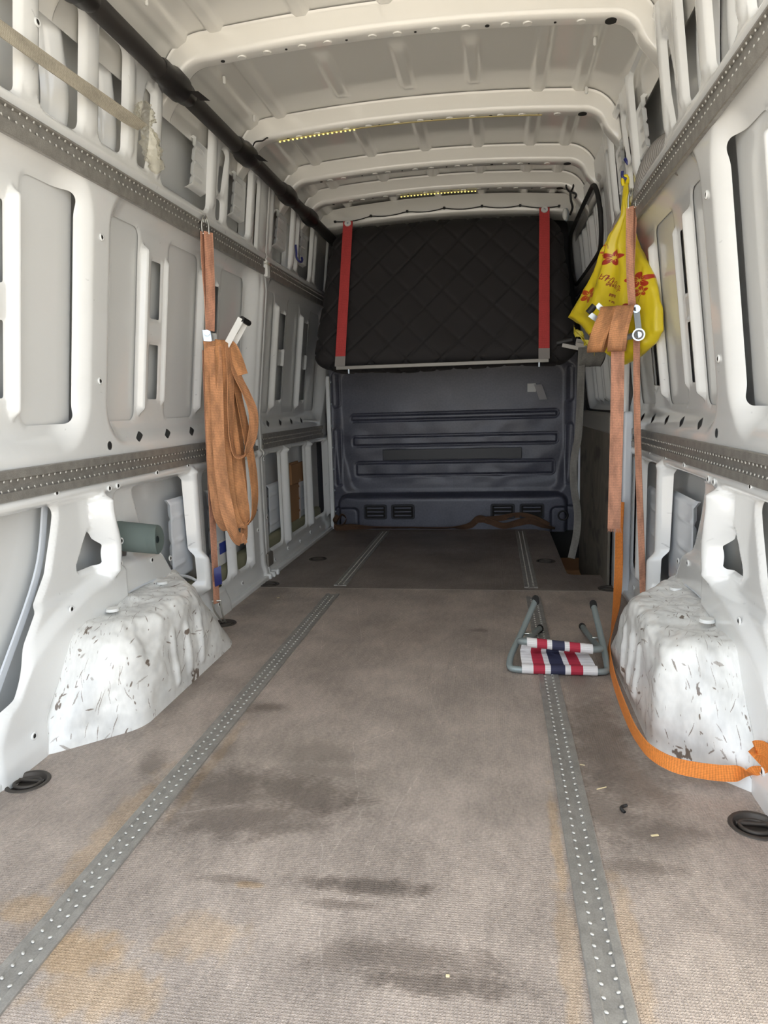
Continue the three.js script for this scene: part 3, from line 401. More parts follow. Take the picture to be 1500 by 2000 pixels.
for (const [side, nm] of [[-1, 'left'], [1, 'right']]) {
  const x = side * 0.452;
  rail(UR + 0.02, 3.092, 0.031, 0.005, `long galvanised lashing rail along the ${nm} of the rear floor board`, 'floor rails', (g) => g.translate(x, 0, -(UR + 0.02)));
  rail(3.25, 4.72, 0.031, 0.005, `shorter dull lashing rail along the ${nm} of the front floor board`, 'floor rails', (g) => g.translate(x, 0, -3.25));
  const ends = side < 0 ? [[UR, 3.36, 'rear'], [3.44, 4.72, 'front']] : [[UR, 3.24, 'rear']];
  for (const [a, b, w] of ends) for (const [y, hh, lv] of [[0.69, 0.038, 'lower'], [1.517, 0.034, 'upper']]) {
    const lbl = side < 0 ? `${w === 'rear' ? 'long' : 'short'} grey lashing rail at ${lv} height on the left wall ${w === 'rear' ? 'before' : 'beyond'} the pillar` : `grey lashing rail at ${lv} height on the right wall`;
    rail(a, b, hh, 0.014, lbl, 'wall rails', (g) => { g.rotateZ(-side * (-Math.PI / 2) ); g.rotateZ(tilt(side, y) * 1); g.translate(side * (prof(y) + 0.001), y, -a); }, lv === 'upper' ? side * 0.012 : 0);
  }
}
const clip = thing('joint_clip', 'white taped clip at the joint of the left upper rail', 'clip');
part(clip, 'clip_body', rbox(-0.785, 1.515, -3.4, 0.02, 0.08, 0.045, 0.006), M.white); part(clip, 'tape', rbox(-0.782, 1.535, -3.405, 0.022, 0.012, 0.055, 0.003), M.clearWrap);
// ---------------------------------------------------------------- recessed lashing rings
for (const [x, u, text] of rings) {
  const t = thing('lashing_ring', 'recessed ' + text, 'lashing ring', 'recessed floor rings'); t.position.set(x, 0, -u);
  part(t, 'dish', new THREE.LatheGeometry([[0.0, -0.012], [0.03, -0.0115], [0.038, -0.007], [0.041, 0.001], [0.044, 0.004], [0.049, 0.0035], [0.051, 0.0005]].map((p) => new THREE.Vector2(...p)), 32), M.dirtySteel);
  part(t, 'ring', new THREE.TorusGeometry(0.029, 0.0045, 8, 28).rotateX(Math.PI / 2 - 0.12).translate(0, -0.002, 0), M.dirtySteel);
  part(t, 'pin', rod([-0.034, -0.003, -0.012], [0.034, -0.003, -0.012], 0.0045, 8), M.dirtySteel);
}

// ---------------------------------------------------------------- black roof bar on the left
const tb = thing('roof_bar', 'long black taped bar running under the left edge of the roof', 'bar');
part(tb, 'bar', rod([-0.705, 1.878, -0.6], [-0.7, 1.872, -4.55], 0.029, 20), M.foam);
for (const u of [1.7, 2.28, 2.93, 3.52, 3.95]) part(tb, 'tape_wrap', new THREE.LatheGeometry([[0.029, -0.11], [0.034, -0.09], [0.037, -0.05], [0.043, -0.04], [0.044, 0.02], [0.036, 0.04], [0.036, 0.09], [0.03, 0.11]].map((p) => new THREE.Vector2(...p)), 20).rotateX(Math.PI / 2).translate(-0.7025, 1.8755, -u), M.tape);
for (const [a, b, c] of [[2.31, 0.01, 0.02], [2.9, 0.02, -0.02]]) part(tb, 'tape_end', grid(4, 10, (s, t) => [-0.67 + 0.03 * s + 0.02 * t, 1.862 - 0.012 * t, -(a + 0.05 * t + b * s)]), M.tape);

// ---------------------------------------------------------------- LED strips and wires
function ledStrip(x0, x1, lit0, lit1, u, label) {
  const t = thing('led_strip', label, 'led strip', 'led strips on the roof bows');
  const yAt = (x) => roofPath(x, 0.0805)[1] - 0.001;
  part(t, 'tape', ribbon(Array.from({ length: 14 }, (_, i) => { const x = lerp(x0, x1, i / 13); return [x, yAt(x), -u]; }), [0, 0, 1], 0.01, 0.002, 60), M.ledStrip);
  const n = Math.round((lit1 - lit0) / 0.0185);
  for (let k = 0; k <= n; k++) { const x = lerp(lit0, lit1, k / n); part(t, 'led', rbox(x, yAt(x) - 0.0035, -u, 0.007, 0.004, 0.007, 0.0015, 1), M.led); }
}
ledStrip(-0.6, 0.48, -0.6, -0.28, 3.088, 'led strip on the middle roof bow, only its left end glowing yellow');
ledStrip(-0.22, 0.2, -0.215, 0.19, 4.1, 'short glowing led strip on the farthest roof bow');
const wr = thing('cable', 'thin black wire from the roof bar to the first led strip', 'cable');
part(wr, 'wire', tube([[-0.69, 1.9, -2.98], [-0.68, 1.94, -3.0], [-0.655, 1.95, -3.02], [-0.645, 1.97, -3.05], [-0.62, 1.985, -3.08], [-0.6, 1.988, -3.088]], 0.003, 40, 6), M.black);
const wr2 = thing('cable', 'thin black wire sagging along the header above the quilted cushion', 'cable');
{ const p = []; for (let k = 0; k <= 40; k++) { const x = lerp(-0.66, 0.66, k / 40); p.push([x, 1.985 - 0.045 * (x / 0.76) ** 2 + 0.005 - 0.012 * Math.abs(Math.sin(k / 40 * Math.PI * 6)), -4.405]); } part(wr2, 'wire', tube(p, 0.003, 160, 6), M.black); for (let k = 0; k <= 6; k++) { const x = lerp(-0.66, 0.66, k / 6); part(wr2, 'clip', rbox(x, 1.992 - 0.045 * (x / 0.76) ** 2, -4.41, 0.014, 0.012, 0.02, 0.003, 1), M.black); } }
const tieK = thing('knotted_cord', 'black knotted cord dangling at the right end of the front roof bow', 'cord');
part(tieK, 'cord', merge([tube([[0.665, 1.985, -4.06], [0.668, 1.95, -4.04], [0.685, 1.93, -4.03], [0.7, 1.955, -4.04], [0.702, 1.985, -4.06]], 0.005, 30, 6), tube([[0.685, 1.93, -4.03], [0.69, 1.89, -4.04], [0.7, 1.86, -4.06], [0.69, 1.83, -4.09]], 0.006, 30, 6), tube([[0.685, 1.93, -4.03], [0.715, 1.915, -4.03], [0.71, 1.9, -4.04]], 0.005, 16, 6)]), M.black);
const lampR = thing('oval_fitting', 'small shiny white oval fitting beside the right end of the header', 'fitting');
part(lampR, 'lens', new THREE.SphereGeometry(1, 20, 14).scale(0.014, 0.032, 0.014).translate(0.683, 1.885, -4.3), M.white); part(lampR, 'housing', new THREE.SphereGeometry(1, 18, 12).scale(0.017, 0.036, 0.012).translate(0.692, 1.885, -4.312), M.steel);

// ---------------------------------------------------------------- quilted cushion, red straps, bar
{
  const t = thing('quilted_cushion', 'large black diamond quilted cushion filling the space above the bulkhead', 'cushion');
  const hx = 0.72, hy = 0.43, hz = 0.25, R = 0.13, cy = 1.475, g = new THREE.BoxGeometry(2 * hx, 2 * hy, 2 * hz, 170, 110, 40), p = g.attributes.position;
  for (let i = 0; i < p.count; i++) {
    const v = V(p.getX(i), p.getY(i), p.getZ(i)), c = V(clamp(v.x, -hx + R, hx - R), clamp(v.y, -hy + R, hy - R), clamp(v.z, -hz + R, hz - R)), d = v.clone().sub(c).normalize(); v.copy(c).addScaledVector(d, R);
    const q = 0.19, e1 = Math.abs(((v.x + v.y) / q % 1 + 1) % 1 - 0.5), e2 = Math.abs(((v.x - v.y) / q % 1 + 1) % 1 - 0.5); let puff = -0.011 * Math.max(ss(0.42, 0.5, e1), ss(0.42, 0.5, e2)) + 0.006 * N3(v.x * 4, v.y * 4, v.z * 4);
    v.addScaledVector(d, puff); const k = (v.y + hy) / (2 * hy); // lower edge leans out towards the doors
    const sag = v.y < -0.25 ? 0.02 * Math.sin(v.x * 6) * ss(-0.25, -0.43, v.y) : 0;
    p.setXYZ(i, v.x * lerp(1.04, 0.93, k), cy + v.y * 0.99 + sag * 0.3 + 0.02 * k * (1 - (v.x / hx) ** 2), -(4.17 + lerp(0, 0.36, k)) + v.z);
  }
  g.computeVertexNormals(); part(t, 'cover', g, M.quilt);
}
const strapZ = (y) => -(3.887 + 0.425 * (y - 1.065));
for (const [xt, xb, side] of [[-0.545, -0.548, 'left'], [0.566, 0.545, 'right']]) {
  const t = thing('red_strap', `red webbing strap down the ${side} side of the quilted cushion`, 'strap', 'red straps over the cushion'), at = (k) => { const y = lerp(1.075, 1.91, k); return [lerp(xb, xt, k), y, strapZ(y) + 0.016]; };
  part(t, 'webbing', ribbon([at(0.05), at(0.3), at(0.5), at(0.75), at(1)], [1, 0, 0], 0.056, 0.003, 40), M.red);
  part(t, 'worn_end', ribbon([at(-0.005), at(0.03), at(0.06)], [1, 0, 0], 0.057, 0.0036, 8), M.greyEnd, 'frayed grey lower end of the strap');
  const p = at(0.985); part(t, 'washer', new THREE.CylinderGeometry(0.019, 0.019, 0.006, 20).rotateX(Math.PI / 2 - 0.4).translate(p[0], p[1], p[2] + 0.006), M.white); part(t, 'screw', new THREE.SphereGeometry(0.006, 8, 6).translate(p[0], p[1], p[2] + 0.01), M.steel);
}
const brr = thing('metal_bar', 'thin grey metal bar under the quilted cushion between the red straps', 'bar');
part(brr, 'bar', rbox(0, 1.062, -3.878, 1.14, 0.02, 0.012, 0.003), M.zincDark); for (const x of [-0.5, 0.52]) part(brr, 'bolt', new THREE.CylinderGeometry(0.006, 0.006, 0.03, 8).translate(x, 1.045, -3.878), M.steel);

// ---------------------------------------------------------------- strap assemblies
function jHook(parent, x, y, z, name = 'hook') { const p = (s) => [[x + s * 0.012, y - 0.045, z], [x + s * 0.012, y - 0.01, z], [x + s * 0.006, y + 0.012, z - 0.002], [x + s * 0.004, y + 0.02, z - 0.012], [x + s * 0.004, y + 0.012, z - 0.022], [x + s * 0.004, y, z - 0.024]]; return part(parent, name, merge([tube(p(-1), 0.0035, 24, 7), tube(p(1), 0.0035, 24, 7), rod([x - 0.014, y - 0.045, z], [x + 0.014, y - 0.045, z], 0.0035, 8)]), M.wire, 'zinc double wire hook'); }
{ // left orange strap
  const t = thing('ratchet_strap', 'orange ratchet strap with a long hanging bundle of loops on the left wall', 'ratchet strap', 'ratchet straps'); t.position.set(-0.755, 0, -2.625); t.rotation.y = 0.38;
  jHook(t, -0.012, 1.545, 0.012);
  part(t, 'upper_webbing', merge([ribbon([[-0.002, 1.505, 0.014], [-0.004, 1.4, 0.012], [-0.01, 1.25, 0.014], [-0.018, 1.15, 0.014]], [1, 0, -0.9], 0.042, 0.003, 40), ribbon([[-0.02, 1.505, 0.008], [-0.024, 1.42, 0.006], [-0.022, 1.25, 0.008], [-0.024, 1.15, 0.008]], [0.5, 0, -1], 0.04, 0.003, 40)]), M.peach);
  const rt = part(t, 'ratchet', merge([bar([-0.032, 1.155, 0.012], [-0.026, 1.07, 0.02], 0.03, 0.004), bar([-0.03, 1.155, -0.03], [-0.024, 1.07, -0.024], 0.03, 0.004), new THREE.CylinderGeometry(0.011, 0.011, 0.06, 14).rotateX(Math.PI / 2).translate(-0.03, 1.142, 0)]), M.steel);
  part(rt, 'handle', merge([bar([0.036, 1.09, 0.03], [0.098, 1.192, 0.045], 0.024, 0.003), bar([0.055, 1.085, -0.02], [0.112, 1.178, -0.012], 0.024, 0.003), bar([0.07, 1.14, 0.02], [0.1, 1.185, 0.02], 0.022, 0.02)]), M.white); part(rt, 'grip', rod([0.1, 1.19, 0.045], [0.128, 1.18, -0.01], 0.011, 10), M.black);
  const loops = [
    [[[-0.02, 1.05, -0.02], [-0.022, 1.1, 0.0], [-0.02, 1.108, 0.03], [-0.024, 1.04, 0.05], [-0.034, 0.76, 0.046], [-0.036, 0.56, 0.046], [-0.02, 0.43, 0.044], [0.008, 0.39, 0.03], [0.03, 0.43, 0.0], [0.02, 0.6, -0.02], [0.0, 0.9, -0.02]], [[1, 0, 0.5]], M.orange],
    [[[0.02, 1.05, -0.02], [0.022, 1.105, -0.002], [0.022, 1.112, 0.032], [0.018, 1.05, 0.058], [0.01, 0.8, 0.068], [0.012, 0.58, 0.072], [0.024, 0.45, 0.068], [0.045, 0.4, 0.04], [0.06, 0.45, 0.0], [0.06, 0.7, -0.02], [0.045, 1.0, -0.02]], [[1, 0, -0.45]], M.orangeDirty],
    [[[-0.004, 1.09, 0.05], [-0.006, 0.95, 0.076], [-0.012, 0.72, 0.084], [-0.004, 0.54, 0.088], [0.012, 0.43, 0.09], [0.034, 0.365, 0.07], [0.058, 0.355, 0.03], [0.066, 0.41, 0.0], [0.055, 0.55, -0.01]], [[1, 0, 0.3], [1, 0, 0.4], [1, 0, 0.5], [1, 0, 0.4], [0.8, 0, -0.5], [0.6, 0, -0.8], [0.5, 0, -0.9]], M.orange],
    [[[0.045, 1.09, 0.03], [0.046, 0.98, 0.06], [0.04, 0.86, 0.07], [0.036, 0.74, 0.07], [0.05, 0.682, 0.06], [0.08, 0.68, 0.045], [0.115, 0.75, 0.03], [0.124, 0.84, 0.03], [0.104, 0.91, 0.03], [0.074, 0.98, 0.03], [0.052, 1.06, 0.02]], [[0.5, 0, -0.9], [0.5, 0, -0.9], [0.5, 0, -0.9], [0.3, 0, -1], [0.3, 0, -1], [0.4, 0, -1], [0.7, 0, -0.7], [0.7, 0, -0.7], [0.6, 0, -0.8]], M.orange],
    [[[0.055, 1.06, -0.01], [0.075, 0.9, 0.0], [0.098, 0.74, 0.01], [0.112, 0.6, 0.012], [0.112, 0.49, 0.01], [0.098, 0.425, 0.0], [0.07, 0.4, -0.01], [0.045, 0.46, -0.02], [0.045, 0.7, -0.03]], [[0.5, 0, -0.8], [0.5, 0, -0.9], [0.6, 0, -0.8], [0.6, 0, -0.8], [0.5, 0, -0.9], [0.3, 0, -0.95], [0.3, 0, -0.9]], M.orangeDirty],
    [[[0.02, 1.08, 0.0], [0.03, 0.9, 0.03], [0.045, 0.7, 0.03], [0.058, 0.55, 0.03], [0.066, 0.45, 0.025], [0.06, 0.4, 0.0], [0.045, 0.45, -0.02]], [[0.9, 0, -0.4]], M.orangeDirty],
    [[[0.03, 1.11, 0.01], [0.055, 1.09, 0.015], [0.075, 1.04, 0.02], [0.09, 0.985, 0.022]], [[0.85, 0.35, -0.4]], M.orangeDirty]];
  for (const [p, w, m] of loops) part(t, 'webbing_loop', ribbon(p, w, 0.05, 0.0028, 110), m);
  part(t, 'lower_webbing', ribbon([[-0.04, 1.08, -0.01], [-0.048, 0.8, -0.01], [-0.055, 0.4, -0.012], [-0.058, 0.2, -0.012], [-0.06, 0.09, -0.012]], [1, 0, -1.2], 0.034, 0.003, 50), M.peach);
  part(t, 'lower_hook', merge([tube([[-0.075, 0.1, -0.012], [-0.07, 0.06, -0.012], [-0.052, 0.025, -0.016], [-0.042, 0.008, -0.02], [-0.036, 0.006, -0.03]], 0.0035, 24, 7), tube([[-0.045, 0.1, -0.012], [-0.042, 0.06, -0.01], [-0.036, 0.025, -0.012], [-0.03, 0.008, -0.018], [-0.03, 0.006, -0.03]], 0.0035, 24, 7), rod([-0.078, 0.1, -0.012], [-0.042, 0.1, -0.012], 0.0035, 8)]), M.wire);
  part(t, 'label_tag', grid(6, 8, (s, k) => [-0.062 + 0.028 * s, 0.235 - 0.075 * k + 0.01 * s, 0.0 + 0.004 * Math.sin(k * 4)]), M.blue, 'dark blue printed tag');
}
{ // right orange strap
  const t = thing('ratchet_strap', 'orange ratchet strap with webbing wrapped round its ratchet in front of the yellow bag', 'ratchet strap', 'ratchet straps'); t.position.set(0.735, 0, -2.745); t.rotation.y = -0.162;
  jHook(t, 0.036, 1.565, 0.0);
  part(t, 'upper_webbing', merge([ribbon([[0.03, 1.522, 0.004], [0.031, 1.4, 0.01], [0.036, 1.28, 0.014], [0.046, 1.16, 0.02]], [1, 0, 0.7], 0.03, 0.003, 40), ribbon([[0.046, 1.522, 0.0], [0.044, 1.42, 0.0], [0.042, 1.28, 0.004], [0.05, 1.16, 0.01]], [0.6, 0, 1], 0.026, 0.003, 40)]), M.peach);
  const rt = part(t, 'ratchet', merge([bar([0.058, 1.168, 0.032], [0.068, 1.09, 0.034], 0.022, 0.004, V(0.3, 0, 1)), new THREE.CylinderGeometry(0.014, 0.014, 0.006, 18).rotateX(Math.PI / 2).translate(0.058, 1.168, 0.034), new THREE.CylinderGeometry(0.022, 0.022, 0.006, 20).rotateX(Math.PI / 2).translate(0.068, 1.078, 0.036), rod([0.058, 1.168, 0.035], [0.0, 1.16, 0.0], 0.008), rod([0.068, 1.078, 0.035], [0.0, 1.07, 0.0], 0.011)]), M.steel);
  part(rt, 'handle', merge([bar([-0.02, 1.137, 0.034], [-0.076, 1.19, 0.05], 0.02, 0.004), bar([-0.03, 1.105, 0.03], [-0.1, 1.158, 0.05], 0.02, 0.004)]), M.steel); part(rt, 'grip', rod([-0.084, 1.188, 0.045], [-0.106, 1.163, 0.045], 0.012, 12), M.black); part(rt, 'gear', new THREE.TorusGeometry(0.014, 0.003, 6, 12).translate(0.068, 1.078, 0.041), M.zincDark);
  for (const [x, w, dx, m] of [[-0.048, 0.056, -0.03, M.orangeDirty], [0.006, 0.062, -0.012, M.orange]]) part(t, 'wrapped_webbing', ribbon([[x + 0.012, 1.168, 0.02], [x + 0.014, 1.178, 0.05], [x + 0.008, 1.15, 0.085], [x + dx * 0.5, 1.09, 0.1], [x + dx, 1.036, 0.085], [x + dx, 1.026, 0.05], [x + dx * 0.6, 1.05, 0.015], [x, 1.12, 0.0]], [[1, 0, -0.15]], w, 0.006, 80, true), m);
  part(t, 'tail_webbing', ribbon([[-0.002, 1.045, 0.03], [-0.001, 0.98, 0.034], [0.0, 0.85, 0.034], [0.0, 0.7, 0.034], [-0.001, 0.55, 0.036], [-0.002, 0.375, 0.034]], [1, 0, -0.1], 0.046, 0.003, 60), M.peach);
  const fr = [], r = rngOf(3); for (let k = 0; k < 30; k++) { const x = -0.024 + 0.046 * k / 29; fr.push(rod([x, 0.378, 0.034], [x + (r() - 0.5) * 0.004, 0.366 - r() * 0.008, 0.034 + (r() - 0.5) * 0.006], 0.0008, 4)); } part(t, 'frayed_end', merge(fr), M.peach, null, 'stuff');
  part(t, 'lower_webbing', ribbon([[0.062, 1.07, 0.01], [0.068, 0.85, 0.008], [0.08, 0.6, 0.004], [0.095, 0.35, 0.0], [0.108, 0.12, -0.004]], [1, 0, 0.9], 0.028, 0.003, 50), M.peach);
}
{ // grey strap by the sliding door
  const t = thing('ratchet_strap', 'grey ratchet strap hanging by the sliding door, its tail reaching the step well', 'ratchet strap', 'ratchet straps'); t.position.set(0.7, 0, -3.45); t.rotation.y = -0.118;
  const rt = part(t, 'ratchet', merge([bar([-0.04, 1.1, 0.03], [0.04, 1.08, 0.03], 0.03, 0.004), bar([-0.04, 1.12, -0.01], [0.05, 1.1, -0.01], 0.03, 0.004), bar([-0.1, 1.105, 0.03], [-0.02, 1.085, 0.032], 0.018, 0.004)]), M.zincDark); part(rt, 'grip', rod([-0.125, 1.115, 0.02], [-0.055, 1.128, 0.02], 0.013, 12), M.black);
  for (const [x, m] of [[0.03, M.greyWeb], [0.075, M.greyWeb]]) part(t, 'wrapped_webbing', ribbon([[x, 1.09, 0.0], [x + 0.01, 1.11, 0.03], [x, 1.08, 0.06], [x - 0.02, 1.03, 0.06], [x - 0.03, 1.005, 0.03], [x - 0.01, 1.04, 0.0]], [[1, 0, 0]], 0.05, 0.005, 50, true), m);
  part(t, 'tail_webbing', ribbon([[-0.012, 1.09, 0.04], [-0.014, 0.98, 0.045], [-0.018, 0.8, 0.04], [-0.024, 0.68, 0.04], [-0.042, 0.57, 0.045], [-0.04, 0.45, 0.04], [-0.022, 0.32, 0.03], [-0.026, 0.22, 0.03], [-0.048, 0.105, 0.04]], [1, 0, 0.25], 0.034, 0.003, 90), M.greyWeb);
}
{ // loose orange webbing round the right arch
  const t = thing('loose_webbing', 'bright orange webbing trailing on the floor round the right wheel arch', 'webbing strap');
  const p = [[0.815, 0.42, -3.1], [0.812, 0.3, -3.1], [0.81, 0.16, -3.08], [0.8, 0.075, -3.03], [0.765, 0.03, -2.85], [0.705, 0.03, -2.56], [0.662, 0.03, -2.36], [0.636, 0.035, -2.1], [0.624, 0.045, -1.82], [0.626, 0.05, -1.68], [0.642, 0.05, -1.6], [0.68, 0.05, -1.548], [0.735, 0.046, -1.535], [0.79, 0.043, -1.535], [0.83, 0.05, -1.53], [0.85, 0.07, -1.48], [0.854, 0.09, -1.38], [0.854, 0.1, -1.25]];
  const w = [[0.8, 0, 0.6], [0.8, 0, 0.6], [0.9, 0, 0.4], [0.9, 0.3, 0], [0.8, 0.6, 0], [0.3, 1, 0], [0.2, 1, 0], [0.1, 1, 0], [0.1, 1, 0], [0, 1, 0.1], [0, 1, 0], [0, 1, -0.1], [0, 1, -0.2], [0, 0.8, -0.6], [0, 0.6, 0.8], [0, 1, 0.2]];
  part(t, 'webbing', ribbon(p, w, 0.034, 0.003, 240), M.orangeBright);
  part(t, 'folded_end', ribbon([[0.853, 0.13, -1.25], [0.852, 0.128, -1.42], [0.843, 0.122, -1.5], [0.836, 0.108, -1.524], [0.842, 0.098, -1.512], [0.85, 0.1, -1.42], [0.853, 0.1, -1.28]], [0, 1, -0.25], 0.03, 0.003, 40), M.orangeBright);
}
{ // brown webbing along the bulkhead
  const t = thing('loose_webbing', 'dirty brown webbing lying along the foot of the bulkhead', 'webbing strap');
  part(t, 'webbing', ribbon([[-0.79, 0.1, -4.76], [-0.815, 0.06, -4.74], [-0.8, 0.025, -4.73], [-0.7, 0.025, -4.75], [-0.55, 0.018, -4.76], [-0.3, 0.014, -4.77], [0.0, 0.014, -4.77], [0.12, 0.03, -4.77], [0.18, 0.075, -4.77], [0.25, 0.06, -4.76], [0.34, 0.03, -4.75], [0.45, 0.05, -4.77], [0.52, 0.06, -4.77], [0.6, 0.03, -4.76], [0.68, 0.012, -4.75]], [[0, 1, 0.4], [0, 1, 0.4], [0, 1, 0.3], [0, 1, 0.6], [0, 0.5, 1], [0, 0.4, 1], [0, 0.4, 1], [0, 1, 0.5], [0, 1, 0.3], [0, 1, 0.4], [0, 1, 0.6], [0, 1, 0.3], [0, 1, 0.3], [0, 0.8, 0.8], [0, 0.4, 1]], 0.05, 0.003, 160), M.brownWeb);
  part(t, 'upper_fold', ribbon([[0.16, 0.07, -4.755], [0.3, 0.075, -4.775], [0.45, 0.095, -4.785], [0.55, 0.075, -4.775], [0.64, 0.03, -4.765]], [0, 1, 0.4], 0.045, 0.003, 60), M.brownWeb);
  part(t, 'bunched_end', ribbon([[-0.8, 0.06, -4.74], [-0.76, 0.11, -4.75], [-0.73, 0.085, -4.74], [-0.75, 0.045, -4.72], [-0.79, 0.04, -4.72]], [0.2, 0.5, 1], 0.04, 0.003, 50, true), M.brownWeb);
}
{ // beige strap upper left with plastic wrap
  const t = thing('beige_strap', 'beige webbing strap stretched across the upper left wall', 'webbing strap');
  part(t, 'webbing', ribbon([[-0.74, 1.665, -0.9], [-0.742, 1.668, -1.2], [-0.745, 1.672, -1.5], [-0.744, 1.68, -1.8], [-0.742, 1.686, -2.0], [-0.735, 1.688, -2.11]], [[0, 1, 0], [0, 1, 0], [0, 1, 0], [0.1, 1, 0], [0.5, 0.8, 0], [1, 0.3, 0]], 0.036, 0.003, 60), M.beigeWeb);
  const b = thing('plastic_wrap', 'crumpled clear plastic wrap tied on the end of the beige strap', 'plastic wrap');
  const blob = (rows, seed) => grid(26, 30, (s, k) => { const f = k * (rows.length - 1), i = Math.min(rows.length - 2, Math.floor(f)), q = f - i, A = rows[i], B = rows[i + 1], a = s * Math.PI * 2, r = lerp(A[3], B[3], q) * (1 + 0.4 * N3(Math.cos(a) * 1.6 + seed, Math.sin(a) * 1.6, k * 5) + 0.25 * N3(Math.cos(a) * 5 + seed, Math.sin(a) * 5, k * 12)); return [lerp(A[0], B[0], q) + r * Math.sin(a), lerp(A[1], B[1], q), lerp(A[2], B[2], q) + r * Math.cos(a)]; }, true);
  part(b, 'upper_tuft', blob([[-0.725, 1.688, -2.112, 0.008], [-0.72, 1.7, -2.108, 0.02], [-0.722, 1.72, -2.1, 0.026], [-0.722, 1.745, -2.1, 0.02], [-0.72, 1.755, -2.1, 0.003]], 2), M.clearWrap);
  part(b, 'hanging_tail', blob([[-0.725, 1.69, -2.112, 0.008], [-0.722, 1.675, -2.12, 0.022], [-0.722, 1.645, -2.13, 0.026], [-0.725, 1.615, -2.145, 0.024], [-0.728, 1.59, -2.165, 0.02], [-0.73, 1.575, -2.17, 0.004]], 6), M.clearWrap);
}
// ---------------------------------------------------------------- yellow bag
{
  const t = thing('plastic_bag', 'yellow plastic carrier bag printed with red flowers hanging on the right', 'bag'); t.position.set(0.755, 0, -2.88); t.rotation.y = -Math.PI / 3;
  const Lf = [[1.634, 0.014], [1.528, 0.009], [1.462, -0.062], [1.355, -0.152], [1.253, -0.265], [1.2, -0.332], [1.159, -0.246], [1.101, -0.178], [1.055, -0.112], [0.98, 0.022]], Rt = [[1.634, 0.032], [1.591, 0.043], [1.48, 0.058], [1.404, 0.082], [1.319, 0.152], [1.242, 0.193], [1.169, 0.216], [1.089, 0.225], [1.048, 0.188], [1.001, 0.097], [0.98, 0.03]];
  const at = (l, y) => { for (let i = 0; i < l.length - 1; i++) if (y <= l[i][0] && y >= l[i + 1][0]) return lerp(l[i][1], l[i + 1][1], (l[i][0] - y) / (l[i][0] - l[i + 1][0])); return l[l.length - 1][1]; };
  const bagMap = canvasTex(1024, 1536, (c, w, h) => {
    c.fillStyle = '#f2dc24'; c.fillRect(0, 0, w, h); const X = (a) => (a + 0.34) / 0.58 * w, Y = (y) => h - (y - 0.97) / 0.7 * h, r = rngOf(9);
    const flower = (a, y, s, col) => { c.save(); c.translate(X(a), Y(y)); c.scale(1.5, 1); c.fillStyle = col; for (let k = 0; k < 5; k++) { const q = k * 1.257 + a * 7; c.beginPath(); c.ellipse(Math.cos(q) * s, Math.sin(q) * s, s * 0.72, s * 0.5, q, 0, 7); c.fill(); } c.strokeStyle = '#f0d84a'; c.lineWidth = 3; for (let k = 0; k < 9; k++) { const q = k * 0.7; c.beginPath(); c.moveTo(0, 0); c.lineTo(Math.cos(q) * s * 0.8, Math.sin(q) * s * 0.8); c.stroke(); } c.restore(); };
    flower(0.005, 1.375, 38, '#b8301c'); flower(-0.05, 1.405, 18, '#d8691e'); flower(-0.045, 1.43, 14, '#d8691e'); flower(0.127, 1.275, 38, '#c23a1a'); flower(0.135, 1.235, 24, '#c8481c'); flower(-0.149, 1.262, 38, '#cc4a18'); flower(0.09, 1.176, 32, '#a8281a'); flower(-0.1, 1.11, 34, '#b85a20');
    c.strokeStyle = '#a5521c'; c.lineWidth = 3; for (const [a, y, a2, y2] of [[0.16, 1.24, 0.13, 1.2], [0.1, 1.28, 0.16, 1.28], [-0.03, 1.43, -0.01, 1.41], [-0.11, 1.28, -0.08, 1.3]]) { c.beginPath(); c.moveTo(X(a), Y(y)); c.quadraticCurveTo(X(a2) + 10, Y(y), X(a2), Y(y2)); c.stroke(); }
    c.strokeStyle = '#9c2f1c'; c.lineWidth = 5; // worn arc of lettering, strokes only as far as they can be made out
    for (let k = 0; k < 9; k++) { const q = k / 8, a = -0.04 + 0.09 * q, y = 1.315 - 0.045 * q - 0.02 * q * q, s = 19; c.save(); c.translate(X(a), Y(y)); c.scale(1.5, 1); c.rotate(0.5 + q * 0.5); c.beginPath(); c.moveTo(-s * 0.4, -s); c.lineTo(-s * 0.4, s); if (k % 3 === 0) c.lineTo(s * 0.4, s); if (k % 2) { c.moveTo(-s * 0.4, -s); c.lineTo(s * 0.4, -s); c.lineTo(s * 0.4, s * 0.6); } else { c.moveTo(-s * 0.4, 0); c.lineTo(s * 0.4, -s * 0.2); } c.stroke(); c.restore(); }
    c.fillStyle = '#a8622c'; for (let k = 0; k < 26; k++) { const row = k % 3, a = -0.035 + 0.06 * r(), y = [1.285, 1.25, 1.225][row] - (a + 0.035) * 0.3; c.save(); c.translate(X(a), Y(y)); c.rotate(0.4); c.fillRect(-4, -12, 8 + 10 * r(), 8 + 16 * r()); c.restore(); }
  });
  const g = grid(96, 90, (s, k) => { const y = lerp(1.634, 0.982, k), l = at(Lf, y), r = at(Rt, y), c = (l + r) / 2, w = (r - l) / 2, a = s * Math.PI * 2, fold = 1 + 0.22 * Math.sin(a * 9 + k * 3) * ss(0.02, 0.2, k) * ss(1.0, 0.7, k) + 0.05 * N3(Math.cos(a) * 2, Math.sin(a) * 2, k * 6); const dz = Math.min(w * 0.5, 0.045) * ss(0, 0.1, k) * fold + 0.004, x = c - w * Math.cos(a) * (0.97 + 0.03 * fold), z = dz * Math.sin(a) * Math.abs(Math.sin(a)) ** 0.2 + 0.004 * N3(x * 30, y * 10, 1); return [x, y, z - 0.01 * ss(0, 0.4, k), (x + 0.34) / 0.58, (y - 0.97) / 0.7]; }, true);
